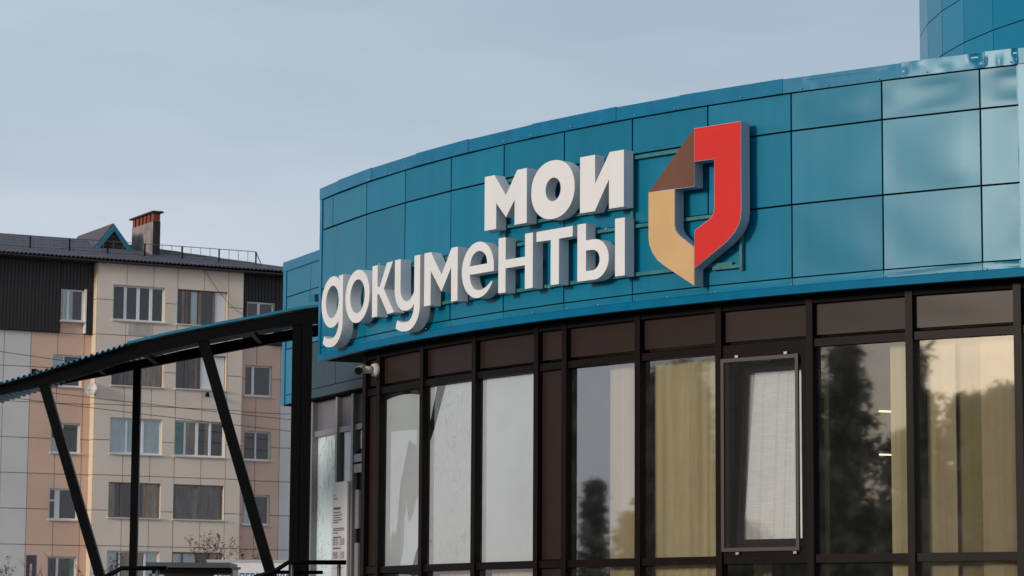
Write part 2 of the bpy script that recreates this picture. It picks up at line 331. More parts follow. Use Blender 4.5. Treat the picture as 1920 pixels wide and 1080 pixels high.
# parapet cap in overlapping lengths, dented towards the right-hand end
caps = [-67.85, -65.6, -62.3, -58.6, -55.0, -51.2, -46.9, -44.0, -39.8, -35.45, -32.65, -31.55, -27, T1F]
for i, (a, b) in enumerate(zip(caps, caps[1:])):
    rnd = random.Random(100 + i); hard = 0.0015 if a < -47 else (0.004 if a < -36 else 0.006)
    dents = [(rnd.uniform(0.05, 0.95), rnd.uniform(0.1, 0.9), rnd.uniform(-1, 1) * hard, rnd.uniform(0.03, 0.10)) for _ in range(5)]
    if a > -36 and a < -32: dents += [(0.88, 0.75, -0.022, 0.05), (0.95, 0.3, 0.012, 0.04), (0.03, 0.4, -0.012, 0.03)]
    def cr(u, v, dents=dents): return sum(h * math.exp(-((u - x) / s) ** 2 - ((v - y) / (s * 4.5)) ** 2) for x, y, h, s in dents)
    sheet_panel('parapet_cap', cp(a, RF + 0.022 + 0.005 * (i % 2), 0), cp(b, RF + 0.022 + 0.005 * (i % 2), 0), 7.052, 7.196 + 0.006 * (i % 2) + (0.012 if i == 10 else 0), nrm((a + b) / 2), M['teal_trim'], bld,
                nx=36, nz=6, fold=0.05, bulge=0.001, seed=i, tilt=0.002, gap=0.0, crumple=cr)
mb = MB(); arc_box(mb, T0F + 0.05, T1F, RF - 0.4, RF + 0.015, 7.155, 7.17, 40); mb.build('parapet_top', M['teal_trim'], bld)
# drip edge, two stepped strips
drips = [-67.85, -63.0, -56.2, -50.0, -46.3, -42.0, -39.55, -36.1, -33.1, -31.7, -27, T1F]
for i, (a, b) in enumerate(zip(drips, drips[1:])):
    V = []; F = []; n = 10
    for k in range(n + 1):
        t = a + (b - a) * k / n; w = 0.002 * (i % 2)
        V += [cp(t, RF + 0.006 + w, 5.098), cp(t, RF + 0.028 + w, 5.082), cp(t, RF + 0.016 + w, 5.012), cp(t, RF - 0.05, 5.010)]
    for k in range(n):
        for q in range(3): F.append((4 * k + q, 4 * k + 4 + q, 4 * k + 5 + q, 4 * k + 1 + q))
    mesh('drip_edge', V, F, M['teal_trim'], bld)
mb = MB()
rs = random.Random(3)
for k, t in enumerate([x + d for x in ts[1:] for d in (0.15, 1.7)]):
    for z in (7.075, 5.108):
        if rs.random() < .45: continue
        c = cp(t + rs.uniform(-.3, .3), RF + 0.034, z + rs.uniform(-.008, .008)); q = .0055
        mb.box(c.x - q, c.x + q, c.y - q, c.y + q, c.z - q, c.z + q)
mb.build('screw_heads', M['steel'], bld); bpy.data.objects['screw_heads']['kind'] = 'stuff'

# glazing ------------------------------------------------------------
mt = [-64.48, -63.12, -59.39, -55.65, -51.85, -50.30, -46.62, -43.01, -39.35, -35.70, -32.04, -28.38, -24.72]
def rbox(mb, t, w, r0, r1, z0, z1, mi=0):
    n_, t_ = nrm(t), tang(t); a = cp(t, r1, 0); b = cp(t, r0, 0)
    pts = [a - t_ * w / 2, a + t_ * w / 2, b + t_ * w / 2, b - t_ * w / 2]
    mb.hexa([Vector((p.x, p.y, z0)) for p in pts] + [Vector((p.x, p.y, z1)) for p in pts], mi)
def chord(mb, ta, tb, r, dep, z0, z1, inset=0.0, mi=0, off=0.0):
    A, B = cp(ta, r, 0), cp(tb, r, 0); d = (B - A).normalized(); n_ = Vector((d.y, -d.x, 0)); A = A + d * inset; B = B - d * inset
    pts = [A + n_ * off, B + n_ * off, B + n_ * (off - dep), A + n_ * (off - dep)]
    mb.hexa([Vector((p.x, p.y, z0)) for p in pts] + [Vector((p.x, p.y, z1)) for p in pts], mi)
for t in mt:
    mb = MB(); rbox(mb, t, 0.078 if t > -60 else 0.10, RG - 0.10, RG + 0.055, 1.40, 5.017); mb.build('mullion', M['frame'], bld)
solid = {0, 4}
panes = {}
for i, (a, b) in enumerate(zip(mt, mt[1:])):
    for z0, z1 in ((2.350, 2.432), (4.500, 4.578), (1.405, 1.50)):
        mb = MB(); chord(mb, a, b, RG, 0.09, z0, z1, 0.036, off=0.03 if z0 > 2 else 0.02); mb.build('transom', M['frame'], bld)
    A, B = cp(a, RG, 0), cp(b, RG, 0); n_ = nrm((a + b) / 2)
    sheet_panel('spandrel_panel', A - n_ * 0.01, B - n_ * 0.01, 4.579, 5.016, n_, M['spandrel'], bld, nx=8, nz=6, bulge=0.003 if a > -45 else 0.0015, seed=300 + i, tilt=0.003, gap=0.039, fold=0.03)
    if i in solid:
        for z0, z1 in ((2.433, 4.499), (1.501, 2.349)):
            sheet_panel('spandrel_panel', A - n_ * 0.01, B - n_ * 0.01, z0 - .03, z1 + .03, n_, M['spandrel'], bld, nx=4, nz=10, bulge=0.002, seed=330 + i, gap=0.039, fold=0.03)
    else:
        for z0, z1 in ((2.433, 4.499), (1.501, 2.349)):
            if i == 7 and z0 > 2: continue
            mb = MB(); chord(mb, a, b, RG - 0.025, 0.012, z0, z1, 0.037)
            pane_build(mb, 'pane', M['glass_left'] if a < -51 else M['glass_bright'] if i in (5, 9, 10) else M['glass'], bld)
# corner wall at the left end of the glazing
mb = MB()
A = cp(-64.75, RG + 0.03, 0); n_ = nrm(-64.7); t_ = tang(-64.7)
q = [A, A + t_ * .08, A + t_ * .08 - n_ * 5.75, A - n_ * 5.75]
mb.hexa([Vector((p.x, p.y, 1.38)) for p in q] + [Vector((p.x, p.y, 5.03)) for p in q]); mb.build('side_wall', M['frame'], bld)

for i, (a, b) in enumerate(zip(mt, mt[1:])):
    mb = MB(); chord(mb, a, b, RG, 0.05, 4.935, 5.016, 0.041, off=0.045); mb.build('soffit_shade_strip', M['soffit'], bld)  # added dark strip standing in for the shade under the soffit
# tilt window in bay 7
a, b = mt[7], mt[8]
A, B = cp(a, RG, 0), cp(b, RG, 0); dW = (B - A).normalized(); nW = Vector((dW.y, -dW.x, 0)); LW = (B - A).length
def wl(x, y, z): p = A + dW * x + nW * y; return Vector((p.x, p.y, z))
def wbox(mb, x0, x1, y0, y1, z0, z1, mi=0):
    mb.hexa([wl(x0, y1, z0), wl(x1, y1, z0), wl(x1, y0, z0), wl(x0, y0, z0), wl(x0, y1, z1), wl(x1, y1, z1), wl(x1, y0, z1), wl(x0, y0, z1)], mi)
def wframe(mb, x0, x1, z0, z1, y0, y1, w, wb=None, mi=0):
    wb = wb or w
    wbox(mb, x0, x0 + w, y0, y1, z0, z1, mi); wbox(mb, x1 - w, x1, y0, y1, z0, z1, mi)
    wbox(mb, x0 + w, x1 - w, y0, y1, z0, z0 + wb, mi); wbox(mb, x0 + w, x1 - w, y0, y1, z1 - w, z1, mi)
def world_child(mb, name, m, parent):
    o = mb.build(name, m); o.parent = parent; return o
mb = MB(); wframe(mb, 0.038, LW - 0.038, 2.433, 4.499, -0.06, 0.032, 0.075); tw = mb.build('tilt_window', M['frame'], bld)
mb = MB(); wframe(mb, 0.03, LW - 0.135, 2.475, 4.44, 0.034, 0.058, 0.038); world_child(mb, 'screen_frame', mat('screen_frame_paint', (0.04, 0.026, 0.024), 0.4), tw)
mb = MB(); mb.quad(wl(0.068, 0.045, 2.51), wl(LW - 0.173, 0.045, 2.51), wl(LW - 0.173, 0.045, 4.40), wl(0.068, 0.045, 4.40)); world_child(mb, 'insect_screen', M['screen'], tw)
for x, z in ((0.22, 4.455), (LW - 0.3, 4.455), (0.22, 2.455), (LW - 0.2, 2.455)):
    mb = MB(); wbox(mb, x, x + 0.04, 0.05, 0.07, z - .012, z + .012); world_child(mb, 'clip', M['steel'], tw)
# inward-tilting sash
def sash(x, y, z):                                             # pivots on its bottom edge, leaning into the room
    h = z - 2.51; an = R_(3.6)
    return wl(x, -0.065 + y * math.cos(an) - h * math.sin(an), 2.51 + h * math.cos(an) + y * math.sin(an))
def sbox(mb, x0, x1, y0, y1, z0, z1):
    mb.hexa([sash(x0, y1, z0), sash(x1, y1, z0), sash(x1, y0, z0), sash(x0, y0, z0), sash(x0, y1, z1), sash(x1, y1, z1), sash(x1, y0, z1), sash(x0, y0, z1)])
mb = MB(); X0, X1 = 0.085, LW - 0.10
sbox(mb, X0, X0 + .09, -.05, 0, 2.51, 4.42); sbox(mb, X1 - .05, X1, -.05, 0, 2.51, 4.42); sbox(mb, X0 + .09, X1 - .05, -.05, 0, 2.51, 2.60); sbox(mb, X0 + .09, X1 - .05, -.05, 0, 4.31, 4.42)
world_child(mb, 'sash', M['frame'], tw)
mb = MB(); sbox(mb, X0 + .09, X1 - .05, -.03, -.018, 2.60, 4.31); o = pane_build(mb, 'pane', M['glass_bright'], None); o.parent = tw
mb = MB(); sbox(mb, X1 - .03, X1 - .01, 0.0, 0.04, 3.35, 3.45); world_child(mb, 'handle', M['steel'], tw)
V = []; F = []; n = 40
for k in range(n + 1):
    x = X0 + .07 + (X1 - X0 - .09) * k / n; w = 0.010 * math.sin(k * 0.9) + 0.006 * math.sin(k * 2.3)
    V += [sash(x, -0.085 + w, 2.56), sash(x, -0.085 + w, 4.36)]
for k in range(n): F.append((2 * k, 2 * k + 2, 2 * k + 3, 2 * k + 1))
bl = mesh('window_blind', V, F, M['blind']); tag(bl, 'pale grey fabric blind behind the tilted open window', 'blind')

# films on the panes near the entrance; cuts and veins imitate reflections
def film_poly(ta, tb, pts, name='window_film', m=None):
    A_, B_ = cp(ta, RG - 0.045, 0), cp(tb, RG - 0.045, 0); V = [Vector((*(A_.lerp(B_, u).xy), z)) for u, z in pts]
    tris = tessellate_polygon([[Vector((u, z * 0.5, 0)) for u, z in pts]])
    return mesh(name, V, [tuple(t) for t in tris], m or M['film'])
arc = [(0.04 + 0.92 * k / 10, 4.36 + 0.12 * math.sin(math.pi * (0.25 + 0.6 * k / 10)) - 0.02) for k in range(11)]
cut = [(0.96, 2.80), (0.86, 2.72), (0.76, 2.60), (0.68, 2.434)]
o = film_poly(mt[1], mt[2], arc + cut + [(0.04, 2.434)]); tag(o, 'white film, its arched top cut as a reflection, on the narrow corner window', 'window film', 'white films on the glazing')
o = film_poly(mt[2], mt[3], [(0.34, 4.498), (0.96, 4.498), (0.96, 2.434), (0.04, 2.434), (0.04, 3.86), (0.12, 4.0)], m=M['film_reflect']); tag(o, 'white film with painted wavy reflections and a slanted reflection cut on a tall window', 'window film', 'white films on the glazing')
o = film_poly(mt[2], mt[3], [(0.04, 4.498), (0.17, 4.498), (0.04, 4.10)]); tag(o, 'small white film corner beside the slanted reflection cut', 'window film', 'white films on the glazing')
o = film_poly(mt[3], mt[4], [(0.04, 4.498), (0.96, 4.498), (0.96, 2.434), (0.04, 2.434)]); tag(o, 'plain white film filling the window left of the solid brown panel', 'window film', 'white films on the glazing')

# room behind the glass
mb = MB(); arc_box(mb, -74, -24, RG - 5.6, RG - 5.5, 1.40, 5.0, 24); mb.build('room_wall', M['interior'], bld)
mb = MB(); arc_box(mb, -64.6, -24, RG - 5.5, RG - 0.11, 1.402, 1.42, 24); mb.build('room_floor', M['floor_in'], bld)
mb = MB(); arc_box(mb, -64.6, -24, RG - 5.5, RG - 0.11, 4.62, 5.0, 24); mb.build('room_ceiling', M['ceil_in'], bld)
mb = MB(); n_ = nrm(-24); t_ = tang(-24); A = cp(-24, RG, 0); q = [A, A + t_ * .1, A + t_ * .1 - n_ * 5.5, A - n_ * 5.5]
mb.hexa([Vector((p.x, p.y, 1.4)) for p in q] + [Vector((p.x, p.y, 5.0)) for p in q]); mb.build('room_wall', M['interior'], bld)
def room_post(t, r):
    mb = MB(); rbox(mb, t, 0.16, r - 0.16, r, 1.42, 4.62); o = mb.build('room_column', M['interior'], bld)
room_post(-48.2, RG - 0.6); room_post(-41.0, RG - 3.2)
# linear lamps
def linear_lamp(t, r, z, L, label):
    e = empty('pendant_lamp', tuple(cp(t, r, z))); tag(e, label, 'lamp', 'pendant lamps inside the office')
    a_, b_ = cp(t, r, z), cp(t, r, z) + Vector((L, 0.3 * L, 0))
    mb = MB(); mb.bar(a_ + Vector((0, 0, .022)), b_ + Vector((0, 0, .022)), .05, .03); mb.build('housing', M['white'], e)
    mb = MB(); mb.bar(a_, b_, .04, .012); mb.build('diffuser', M['lamp'], e)
    mb = MB(); mb.bar(a_.lerp(b_, .5) + Vector((0, 0, .04)), Vector((*a_.lerp(b_, .5).xy, 4.62)), .006); mb.build('cord', M['black'], e)
linear_lamp(-42.3, RG - 2.5, 4.06, 0.14, 'upper lit strip lamp hanging in the dark room behind the glass')
linear_lamp(-42.3, RG - 2.5, 3.59, 0.14, 'lower lit strip lamp hanging in the dark room behind the glass')
# curtains
def curtain(t0, t1, label, r=RG - 0.17, z0=1.45, z1=4.55, fold=0.016, seed=0, col=None):
    rnd = random.Random(seed); n = max(12, int(abs(t1 - t0) * 26)); V = []; F = []; ph = rnd.uniform(0, 6)
    rowsz = 8
    for k in range(n + 1):
        t = t0 + (t1 - t0) * k / n; s = t * 0.309
        for j in range(rowsz + 1):
            v = j / rowsz
            w = fold * (1.5 * noise.noise(Vector((s * 9, v * .35, seed * 3.7))) + 1.1 * noise.noise(Vector((s * 21, v * .25, seed * 1.3 + 9))) + 0.35 * math.sin(s * 52 + ph + 2.0 * noise.noise(Vector((s * 3, 0, seed)))))
            V.append(cp(t, r + w, z0 + (z1 - z0) * v))
    for k in range(n):
        for j in range(rowsz): q = k * (rowsz + 1) + j; F.append((q, q + rowsz + 1, q + rowsz + 2, q + 1))
    o = mesh('curtain', V, F, col or M['curtain'], None, True); tag(o, label, 'curtain', 'curtains hanging behind the glazing'); return o
curtain(-46.50, -43.25, 'wide beige curtain filling the window left of the tilted one', seed=1)
curtain(-48.65, -46.75, 'beige curtain at the edge of the window right of the solid brown panel', seed=2, fold=0.012)
curtain(-36.76, -35.85, 'narrow beige strip of curtain at the edge of the dark unlit window', seed=3, fold=0.008)
curtain(-39.25, -39.08, 'thin olive curtain edge on the far side of the dark unlit window', seed=11, fold=0.004, col=M['olive'])
curtain(-35.45, -34.44, 'pale beige curtain length beside the dark unlit window', seed=4, fold=0.006)
curtain(-34.43, -33.62, 'darker olive curtain length between the pale and the wide one', seed=12, fold=0.006, r=RG - 0.22, col=M['olive'])
curtain(-33.60, -30.0, 'wide beige curtain across the window reflecting the pines', seed=5, fold=0.012)
curtain(-42.9, -42.2, 'beige curtain edge glimpsed beside the tilted sash', seed=6, r=RG - 0.5)
curtain(-55.4, -52.2, 'beige curtain below the transom left of the solid brown panel', seed=7, z1=2.40)
curtain(-59.1, -56.2, 'beige curtain below the transom under the film with painted reflections', seed=8, z1=2.40)
curtain(-62.6, -60.2, 'olive curtain below the transom in the corner window', seed=9, z1=2.40, col=M['olive'])
curtain(-29.8, -25, 'beige curtain beyond the widest one', seed=10)

# tower -------------------------------------------------------------
TC = Vector((15.85, 46.69, 0)); TR = 8.76
def tp(t, r, z): return Vector((TC.x + r * math.sin(R_(t)), TC.y - r * math.cos(R_(t)), z))
tt = [-88.01 + 6.50 * k for k in range(-5, 22)]
n = len(tt)
V = [tp(t, TR - .05, 7.1) for t in tt] + [tp(t, TR - .05, 15.0) for t in tt]
core = mesh('tower', V + [Vector((TC.x, TC.y, 15.0))], [(i, i + 1, n + i + 1, n + i) for i in range(n - 1)] + [(n + i, n + i + 1, 2 * n) for i in range(n - 1)], M['joint'], bld)
core['label'] = 'taller round teal tower rising behind the fascia'
zt = [7.57 + 0.75 * k for k in range(0, 10)]
for i in range(n - 1):
    for j in range(len(zt) - 1):
        nn = (tp((tt[i] + tt[i + 1]) / 2, 1, 0) - TC)
        o = sheet_panel('tower_panel', tp(tt[i], TR, 0), tp(tt[i + 1], TR, 0), zt[j], zt[j + 1], nn, M['teal_far'], None, nx=4, nz=4, bulge=0.0012, seed=500 + i * 12 + j, tilt=0.002, gap=0.0085, fold=0.04)
        o.parent = core

# entrance wing -----------------------------------------------------
def ep(k, off, z): p = EA + ED * k + EN * off; return Vector((p.x, p.y, z))
def ebox(mb, k0, k1, o0, o1, z0, z1, mi=0):
    mb.hexa([ep(k0, o1, z0), ep(k1, o1, z0), ep(k1, o0, z0), ep(k0, o0, z0), ep(k0, o1, z1), ep(k1, o1, z1), ep(k1, o0, z1), ep(k0, o0, z1)], mi)
def wchild(mb, name, m): o = mb.build(name, m); o.parent = wing; return o
mb = MB(); ebox(mb, 0.03, 5.4, -1.6, -0.03, 5.06, 7.06); wing = mb.build('entrance_wing', M['joint'], bld)
mb = MB(); ebox(mb, 0.03, 5.4, -1.6, -0.02, 5.02, 5.05); wchild(mb, 'soffit', M['soffit'])
mb = MB(); ebox(mb, 0.0, 0.13, -1.6, 0.012, 5.03, 7.15); wchild(mb, 'corner_trim', M['teal_trim'])
ks = [0.13, 1.18, 2.27, 3.36, 4.45, 5.4]
for i, (a, b) in enumerate(zip(ks, ks[1:])):
    for j, (z0, z1) in enumerate([(6.65, 7.05), (5.86, 6.65), (5.17, 5.86), (5.035, 5.17)]):
        o = sheet_panel('wing_panel', ep(a, 0, 0), ep(b, 0, 0), z0, z1, EN, M['teal_shaded'] if (i > 0 and j > 1) else M['teal'], None, nx=8, nz=8 if j < 3 else 2, bulge=0.002, seed=800 + i * 7 + j, tilt=0.004, gap=0.008 if j < 3 else 0.003); o.parent = wing
o = sheet_panel('parapet_cap', ep(0, .02, 0), ep(5.4, .02, 0), 7.045, 7.19, EN, M['teal_trim'], None, nx=40, nz=4, fold=.3, bulge=.002, seed=88, gap=0); o.parent = wing
# entrance glazing
EGL = glass('entrance_glass', (.9, .95, .95), 0.03, 0.03, 1.5, .03)
lav = mat('grey_entrance_panel', (0.115, 0.105, 0.125), 0.4); egr = mat('grey_frame', (0.16, 0.155, 0.16), 0.4, spec=0.6)
mb = MB(); ebox(mb, 0.1, 5.4, -1.55, -0.45, 1.4, 5.01); wchild(mb, 'lobby_wall', M['interior'])
for k0, k1 in ((0.12, 0.2), (1.0, 1.08), (2.03, 2.11), (2.66, 2.745), (3.14, 3.22), (4.2, 4.28)):
    mb = MB(); ebox(mb, k0, k1, -0.30, -0.10, 1.385, 5.01); wchild(mb, 'mullion', egr)
for k0, k1 in ((0.2, 1.0), (1.08, 2.03), (2.11, 2.66), (2.745, 3.14), (3.22, 4.2)):
    mb = MB(); ebox(mb, k0, k1, -0.25, -0.13, 4.49, 4.57); wchild(mb, 'transom', egr)
    mb = MB(); ebox(mb, k0, k1, -0.22, -0.18, 4.57, 5.01); wchild(mb, 'spandrel_panel', lav)
for k0, k1 in ((0.2, 1.0), (1.08, 2.03), (2.21, 2.66)):
    mb = MB(); ebox(mb, k0, k1, -0.20, -0.19, 1.39, 4.49); wchild(mb, 'film_pane', M['film_entry'])
    mb = MB(); ebox(mb, k0, k1, -0.165, -0.155, 1.39, 4.49); o = pane_build(mb, 'pane', EGL, None); o.parent = wing
mb = MB(); ebox(mb, 2.11, 2.21, -0.24, -0.19, 1.39, 4.49); wchild(mb, 'door_jamb', M['black'])
# door with pull bars
mb = MB(); ebox(mb, 2.745, 3.14, -0.22, -0.17, 1.39, 4.20); o = mb.build('door_leaf', M['black'], None); o.parent = wing
mb = MB(); ebox(mb, 2.80, 3.10, -0.20, -0.16, 4.22, 4.47); o = pane_build(mb, 'pane', M['glass'], None); o.parent = wing
for z0, z1 in ((3.10, 3.64), (1.60, 2.90)):
    mb = MB(); ebox(mb, 2.78, 2.92, -0.165, -0.13, z0, z1); wchild(mb, 'pull_bar', mat('grey_pull_bar', (0.19, 0.18, 0.19), 0.4))
for z0, z1 in ((3.88, 4.0), (4.03, 4.14)):
    mb = MB(); ebox(mb, 2.76, 3.08, -0.165, -0.11, z0, z1); wchild(mb, 'door_closer', egr)
mb = MB(); ebox(mb, 2.97, 3.14, -0.165, -0.162, 2.0, 3.80); wchild(mb, 'door_glass_film', M['film'])

# yellow warning sticker
mb = MB(); ebox(mb, 2.98, 3.14, -0.160, -0.156, 3.20, 3.59, 0); ebox(mb, 3.02, 3.11, -0.1555, -0.154, 3.44, 3.54, 1); ebox(mb, 3.02, 3.12, -0.1555, -0.154, 3.26, 3.38, 2)
o = mb.build('warning_sticker', [mat('yellow_print', (0.75, 0.42, 0.01), .5), M['black'], mat('dark_red_print', (0.25, 0.01, 0.02), .5)]); tag(o, 'yellow warning sticker with dark marks on the entrance door', 'sticker')

# info board with opening hours
def text_mesh(s, size, bold=0.0):
    cu = bpy.data.curves.new('txt', 'FONT'); cu.body = s; cu.size = size; cu.offset = bold; cu.resolution_u = 2
    ob = bpy.data.objects.new('txt', cu); COL.objects.link(ob)
    dg = bpy.context.evaluated_depsgraph_get(); me = bpy.data.meshes.new_from_object(ob.evaluated_get(dg))
    V = [v.co.copy() for v in me.vertices]; F = [tuple(p.vertices) for p in me.polygons]
    bpy.data.objects.remove(ob); bpy.data.curves.remove(cu); bpy.data.meshes.remove(me)
    return V, F
sb = empty('information_board', tuple(ep(2.36, 0.0, 1.4))); tag(sb, 'tall white information board with opening hours beside the entrance door', 'sign board')
mb = MB(); ebox(mb, 2.045, 2.665, -0.09, -0.06, 1.5, 3.775); mb.build('board', mat('board_white', (0.55, 0.53, 0.52), 0.5), sb)
ink = mat('grey_print', (0.08, 0.08, 0.085), 0.6); inkl = mat('light_grey_print', (0.22, 0.20, 0.19), 0.6); inkr = mat('red_print', (0.6, 0.05, 0.06), 0.6)
def board_text(s, k, z, size, m, width=None, bold=0.0, name='lettering'):
    V, F = text_mesh(s, size, bold)
    if not V: return
    sc = width / max(v.x for v in V) if width else 1
    mesh(name, [ep(k + v.x * sc, -0.057, z + v.y) for v in V], F, m, sb)
board_text('мои', 2.12, 3.575, 0.045, ink, 0.085); board_text('документы', 2.12, 3.53, 0.045, ink, 0.13)
board_text('08:30 - 20:00', 2.11, 2.88, 0.15, inkl, 0.46, name='opening_hours'); board_text('09:00 - 13:00', 2.11, 2.69, 0.15, inkl, 0.46, name='opening_hours')
mb = MB()
for z, k1, h in ((3.385, 2.40, .035), (3.34, 2.40, .014), (3.30, 2.47, .014), (3.265, 2.42, .014), (3.23, 2.46, .014), (3.20, 2.33, .014), (3.11, 2.56, .014), (3.085, 2.55, .014), (3.05, 2.30, .014), (2.985, 2.43, .018), (2.83, 2.40, .018), (2.56, 2.54, .006)):
    ebox(mb, 2.12, k1, -0.0585, -0.057, z, z + h)
mb.build('text_lines', ink, sb)
mb = MB(); ebox(mb, 2.51, 2.56, -0.0585, -0.057, 2.22, 2.32); mb.build('red_mark', inkr, sb)

# security cameras ---------------------------------------------------
sc_ = empty('security_camera', tuple(cp(-63.3, RG + 0.06, 4.78))); tag(sc_, 'cream bullet security camera on the brown corner post', 'security camera')
b0 = cp(-63.25, RG + 0.05, 4.79); nn = nrm(-63.25); tn = tang(-63.25)
mb = MB(); mb.tube([b0 - nn * .04, b0 + nn * .03, b0 + nn * .06], [.085, .085, .072], 16); mb.build('base', M['plaster_white'], sc_, False)
mb = MB(); mb.tube([b0 + nn * .06, b0 + nn * .13 - tn * .03, b0 + nn * .18 - tn * .06 - Vector((0, 0, .01))], [.05, .045, .04], 10); mb.build('bracket', M['plaster_white'], sc_, True)
c0 = b0 + nn * .19 - tn * .04; dv = Vector((-0.25, -0.93, -0.22)).normalized()
mb = MB(); mb.tube([c0 - dv * .09, c0 + dv * .09], .052, 14); mb.build('housing', M['plaster_white'], sc_, False)
mb = MB(); mb.tube([c0 + dv * .08, c0 + dv * .11], .048, 14); mb.build('lens', M['black'], sc_, False)

# ------------------------------------------------------------------ sign lettering
FR = RF + 0.20; GAPB = 0.06; DEP = 0.14
def arcpts(cx, cz, rx, rz, a0, a1, n=24, ex=2.0):
    out = []
    for k in range(n + 1):
        a = R_(a0 + (a1 - a0) * k / n); c, s = math.cos(a), math.sin(a)
        out.append((cx + rx * math.copysign(abs(c) ** (2 / ex), c), cz + rz * math.copysign(abs(s) ** (2 / ex), s)))
    return out
def solid_shape(loops, name, face_m, side_m, parent, sc, back=RF + 0.06, front=RF + 0.20, lip=0.0):
    """flat glyph extruded between two radii, standing square to the drum at arc position sc"""
    t = math.degrees((sc - 18.0) / FR); n_, t_ = nrm(t), tang(t); base = Vector((CD.x, CD.y, 0))
    def w(s, z, r): p = base + n_ * r + t_ * (s - sc); return Vector((p.x, p.y, z))
    pts = [p for lp in loops for p in lp]
    tris = tessellate_polygon([[Vector((s, z, 0)) for s, z in lp] for lp in loops])
    N = len(pts); V = [w(s, z, front) for s, z in pts] + [w(s, z, back) for s, z in pts]
    F = []; fm = []
    for a, b, c in tris:
        pa, pb, pc = pts[a], pts[b], pts[c]
        if (pb[0] - pa[0]) * (pc[1] - pa[1]) - (pb[1] - pa[1]) * (pc[0] - pa[0]) < 0: b, c = c, b
        F.append((a, b, c)); fm.append(0); F.append((N + a, N + c, N + b)); fm.append(1)
    V2 = []; b0 = 2 * N; idx = 0
    for lp in loops:
        m_ = len(lp); area = sum(lp[i][0] * lp[(i + 1) % m_][1] - lp[(i + 1) % m_][0] * lp[i][1] for i in range(m_))
        outer = lp is loops[0]
        fl = (area > 0) == outer
        for i in range(m_):
            j = (i + 1) % m_; k = b0 + len(V2)
            V2 += [w(*lp[i], front), w(*lp[j], front), w(*lp[j], back), w(*lp[i], back)]
            F.append((k, k + 3, k + 2, k + 1) if fl else (k, k + 1, k + 2, k + 3)); fm.append(1)
    return mesh(name, V + V2, F, None, parent, False, [face_m, side_m], fm)
def letter(loops, sc, lab):
    o = solid_shape(loops, 'letter', M['white'], M['white_side'], sign, sc); o['label'] = lab; return o
sign = empty('letter_sign', tuple(cp(-47, RF + 0.1, 5.05))); tag(sign, 'white three-dimensional lettering reading мои документы mounted on the teal fascia', 'sign')
# мои
letter([[(1.15, 6.67), (1.325, 6.67), (1.532, 6.42), (1.732, 6.675), (1.902, 6.675), (1.902, 6.072), (1.688, 6.072), (1.688, 6.35), (1.536, 6.175), (1.36, 6.353), (1.36, 6.065), (1.15, 6.065)]], 1.53, 'letter м of мои')
letter([arcpts(2.33, 6.384, .352, .319, 0, 356, 60, 2.12), arcpts(2.336, 6.386, .124, .129, 0, 356, 40, 2.0)], 2.33, 'letter о of мои')
letter([[(2.766, 6.68), (2.992, 6.68), (2.993, 6.366), (3.212, 6.682), (3.421, 6.682), (3.421, 6.078), (3.202, 6.078), (3.201, 6.394), (2.989, 6.076), (2.766, 6.076)]], 3.09, 'letter и of мои')
# документы
ZB, ZT = 5.345, 5.950
g_out = [(-2.285, 5.94), (-2.157, 5.94), (-2.157, 5.36)] + arcpts(-2.50, 5.36, .343, .270, 0, -90, 14, 2.0)[1:] + [(-2.62, 5.097), (-2.72, 5.118), (-2.80, 5.158), (-2.755, 5.245), (-2.68, 5.214), (-2.60, 5.198), (-2.53, 5.196)] + arcpts(-2.50, 5.38, .215, .185, -90, -12, 10)[1:] + [(-2.285, 5.405)] + arcpts(-2.50, 5.641, .354, .314, -50, -310, 48)
letter([g_out, arcpts(-2.50, 5.642, .210, .198, 0, 354, 44)], -2.5, 'letter д of документы')
letter([arcpts(-1.732, 5.628, .345, .318, 0, 356, 56), arcpts(-1.730, 5.628, .207, .203, 0, 356, 44)], -1.73, 'letter о of документы')
letter([[(-1.318, 5.94), (-1.184, 5.94), (-1.184, 5.685), (-1.128, 5.672), (-0.945, 5.942), (-0.797, 5.942), (-1.022, 5.640), (-0.758, 5.340), (-0.918, 5.334), (-1.140, 5.592), (-1.184, 5.592), (-1.184, 5.332), (-1.318, 5.332)]], -1.06, 'letter к of документы')
y_out = [(-0.745, 5.945), (-0.610, 5.945), (-0.610, 5.60)] + arcpts(-0.450, 5.60, .160, .162, 180, 270, 10)[1:] + [(-0.40, 5.444), (-0.35, 5.470), (-0.290, 5.53), (-0.290, 5.946), (-0.157, 5.946), (-0.157, 5.36)] + arcpts(-0.46, 5.36, .303, .270, 0, -90, 14)[1:] + [(-0.56, 5.097), (-0.64, 5.115), (-0.715, 5.145), (-0.680, 5.236), (-0.61, 5.212), (-0.54, 5.199), (-0.48, 5.198)] + arcpts(-0.46, 5.38, .172, .183, -90, -20, 10)[1:] + [(-0.290, 5.395), (-0.34, 5.350), (-0.42, 5.332), (-0.48, 5.330)] + arcpts(-0.48, 5.595, .265, .265, -95, -180, 14)[1:]
letter([y_out], -0.45, 'letter у of документы')
letter([[(-0.062, 5.948), (0.075, 5.948), (0.303, 5.665), (0.508, 5.948), (0.636, 5.948), (0.636, 5.338), (0.504, 5.338), (0.502, 5.727), (0.303, 5.472), (0.075, 5.735), (0.075, 5.338), (-0.062, 5.338)]], 0.29, 'letter м of документы')
e_out = arcpts(1.03, 5.645, .312, .315, -28, -180, 24) + arcpts(1.03, 5.64, .312, .318, 180, 60, 24)[1:] + arcpts(1.06, 5.66, .265, .292, 58, 0, 16)[1:] + [(1.325, 5.603), (0.868, 5.603)] + [(0.880, 5.545), (0.905, 5.490), (0.950, 5.442), (1.01, 5.418), (1.08, 5.415), (1.15, 5.428), (1.21, 5.452), (1.275, 5.490)]
